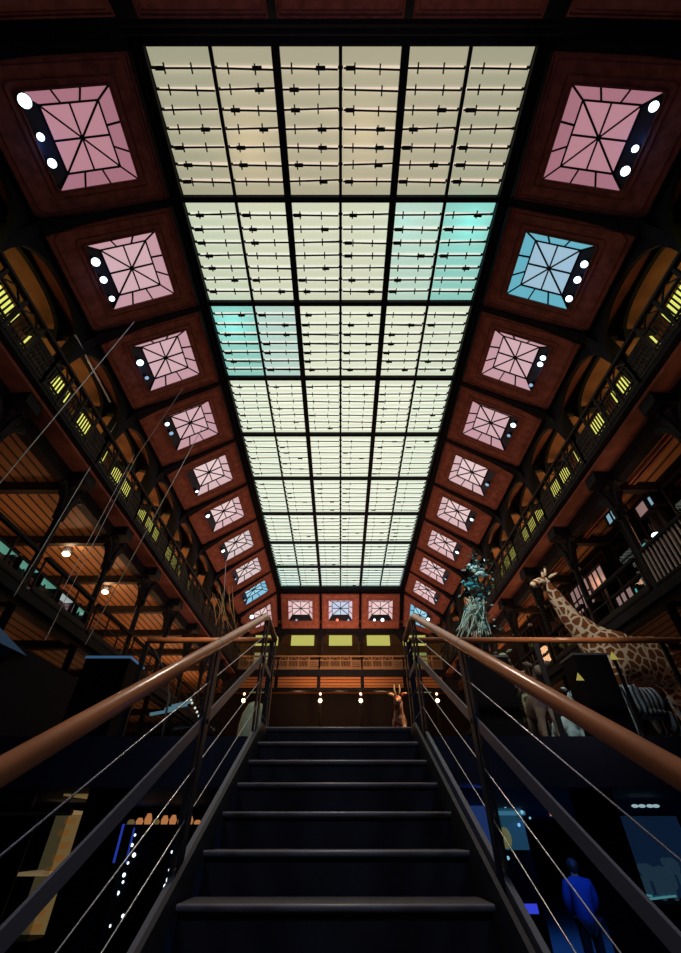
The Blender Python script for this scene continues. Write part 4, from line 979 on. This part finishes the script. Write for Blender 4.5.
for s in (-1, 1):
    for y, e in ((7.5, 12), (10.5, 14), (14, 16), (18, 20)): light('POINT', 'lower_gallery_fill', S(s, 8.4, y, 1.9), e if s < 0 else e*.5, WARM, .3)  # warm fill added to lift the black lower gallery undersides
    for y, e in ((4, 10), (7, 14), (10, 18), (13, 24), (16, 32), (20, 40)): light('SPOT', 'soffit_fill', (s*5.0, y, 5.2), e*1.6, (1, .55, .40), .2, (s*6.4, y+1.0, 7.0), 80, .9)  # fill spots added to light the soffits, without fixtures
# upper gallery lamps
for s in (-1, 1):
    for k in range(0, NB+1):
        light('POINT', 'upper_gallery_lamp', S(s, 7.3, yb(k)+1.2, 8.3), 2+9*k, (1, .55, .26), .2)
# warm uplights standing on the galleries, thrown across at the coves
for s in (-1, 1):
    for y, e in ((5, 14), (9, 190), (13, 470), (17, 700), (21, 720)):
        light('SPOT', 'cove_uplight', (s*5.0, y, 5.0), e, (1, .58, .44), .4, (-s*4.6, y+2, 10.2), 95, .9)
    light('SPOT', 'cool_fill', (s*4.5, -1.0, 4.5), 85, (.60, .55, 1), .4, (-s*4.4, 2.0, 10.2), 110, .9)  # unseen cool fill added to lift and tint the near coves
light('SPOT', 'cool_fill', (0, 1.5, 6.0), 26, (.6, .5, 1), .4, (0, -.6, 10.4), 120, .9)  # more added cool fill, thrown at the near end coffers
light('SPOT', 'end_cove_uplight', (0, 17, 5.2), 560, (1, .55, .42), .4, (0, 24, 10.2), 85, .9)
light('POINT', 'end_planks_lamp', (-2.4, YF+1.4, 5.6), 40, WARM, .2); light('POINT', 'end_planks_lamp', (2.4, YF+1.4, 5.6), 40, WARM, .2); light('POINT', 'end_planks_lamp', (0, YF+1.4, 5.6), 30, WARM, .2)
light('SPOT', 'railing_light', (0, 20, 4.5), 900, (1, .55, .27), .3, (0, 25, 7.0), 70, .8)
# coloured lamps above the frosted panes
light('POINT', 'cyan_lamp_above_glass', (xs(5.6, 3.8), 3.6, HZ+.5), 9, (.05, .9, .85), .2)
light('POINT', 'cyan_lamp_above_glass', (xs(4.3, 3.8), 3.6, HZ+.45), 3, (.1, .85, 1), .2)
light('POINT', 'cyan_lamp_above_glass', (xs(.4, 6.2), 6.2, HZ+.5), 10, (.05, .9, .9), .2)
light('POINT', 'amber_lamp_above_glass', (xs(1.4, 2.2), 2.1, HZ+.6), 7, (1, .62, .25), .2)
light('POINT', 'amber_lamp_above_glass', (xs(3.4, 2.0), 1.9, HZ+.6), 7, (1, .65, .3), .2)
for j in (.4, 2, 4, 5.6): light('POINT', 'cyan_lamp_above_glass', (xs(j, 22), 22.3, HZ+.5), 4, (.1, .8, 1), .2)
# exhibit lights, and fill added for the visitor, stairs and rails
light('SPOT', 'giraffe_spot', (3.0, 6.6, 6.2), 420, (1, .88, .74), .1, (4.9, 8.8, 3.9), 34, .9)
light('SPOT', 'tree_spot', (1.8, 6.8, 6.0), 320, (.6, .95, 1), .1, (2.7, 8.6, 4.2), 45, .7)
light('SPOT', 'antelope_spot', (1.5, 8.4, 3.6), 170, (1, .62, .36), .1, (1.2, 10, 1.6), 50, .6)
light('SPOT', 'elephant_spot', (-2, 9.0, 4.0), 40, (.8, 1, .85), .1, (-2.3, 12, 2.2), 45, .6)
light('SPOT', 'savanna_spot', (3.6, 5.9, 4.0), 60, (.75, .9, 1), .1, (3.9, 8, 1.6), 70, .8)
light('SPOT', 'booth_spot', (-4.5, 4.6, 4.5), 70, (.15, .4, 1), .1, (-6, 7.6, 2.4), 40, .8)
light('AREA', 'blue_exhibit_light', (4.6, 10.5, .3), 26, (.05, .18, 1), 2.0, (4.8, 10.8, -2))
light('AREA', 'blue_exhibit_light', (1.9, 5.2, .3), 8, (.05, .2, 1), 1.0, (1.5, 4.6, -2))
light('SPOT', 'visitor_fill', (4.0, 9.0, .3), 70, (.1, .3, 1), .1, (4.6, 11.2, -.9), 60, .8)  # blue fill added so the visitor shows up, no fixture
light('AREA', 'blue_exhibit_light', (5.4, 15.5, .3), 110, (.04, .25, 1), 2.5, (5.4, 15.6, -2))
light('SPOT', 'handrail_fill', (0, 4.4, 6.4), 420, (1, .80, .64), .25, (0, 2.9, .6), 70, .9)  # warm fill added to brighten the handrails, no fixture
light('SPOT', 'stair_fill', (2.6, -.6, 3.2), 60, (.50, .62, 1), .3, (-.2, 3.2, .1), 80, .9)  # unseen cool fill added to lift the dark steps
light('SPOT', 'stair_fill', (-2.6, -.6, 3.2), 60, (.55, .60, 1), .3, (.2, 3.2, .1), 80, .9)  # matching added fill from the left
light('SPOT', 'landing_rail_fill', (-1.9, 3.4, 3.2), 130, (1, .75, .55), .1, (-1.7, 5.33, 1.86), 40, .9)  # fill added on the viewer's side to brighten the left rail
light('SPOT', 'landing_rail_fill', (2.4, 3.2, 3.4), 150, (1, .8, .62), .1, (2.6, 5.33, 2.0), 52, 1.0)  # likewise added fill for the right rail
for s in (-1, 1):
    for k, e in ((0, 3.0), (1, 2.2), (2, 1.4)):
        m = quadmap(inner(s,ybc(k)), inner(s,ybc(k+1)), outer(s,ybc(k+1)), outer(s,ybc(k)), (s, 0, 1))
        light('POINT', 'rooflight_lamp_glow', m(.5, .70, -.12), e, (.10, .28, 1), .08)

# ------------------------------------------------------------------ world, camera
w = bpy.data.worlds.new('World'); bpy.context.scene.world = w; w.use_nodes = True
w.node_tree.nodes['Background'].inputs[0].default_value = (.06, .055, .11, 1); w.node_tree.nodes['Background'].inputs[1].default_value = .12
cd = bpy.data.cameras.new('Camera'); cam = bpy.data.objects.new('Camera', cd); C.objects.link(cam)
cd.sensor_fit = 'VERTICAL'; cd.sensor_height = 24; cd.lens = 24*F/953; cd.clip_start = .02; cd.clip_end = 200
cam.location = (0, 0, 0); cam.rotation_euler = (R(90)+PITCH, 0, 0)
sc = bpy.context.scene; sc.camera = cam
sc.view_settings.view_transform = 'Standard'; sc.view_settings.look = 'None'; sc.view_settings.gamma = 1; sc.view_settings.exposure = 0
sc.view_settings.use_curve_mapping = False
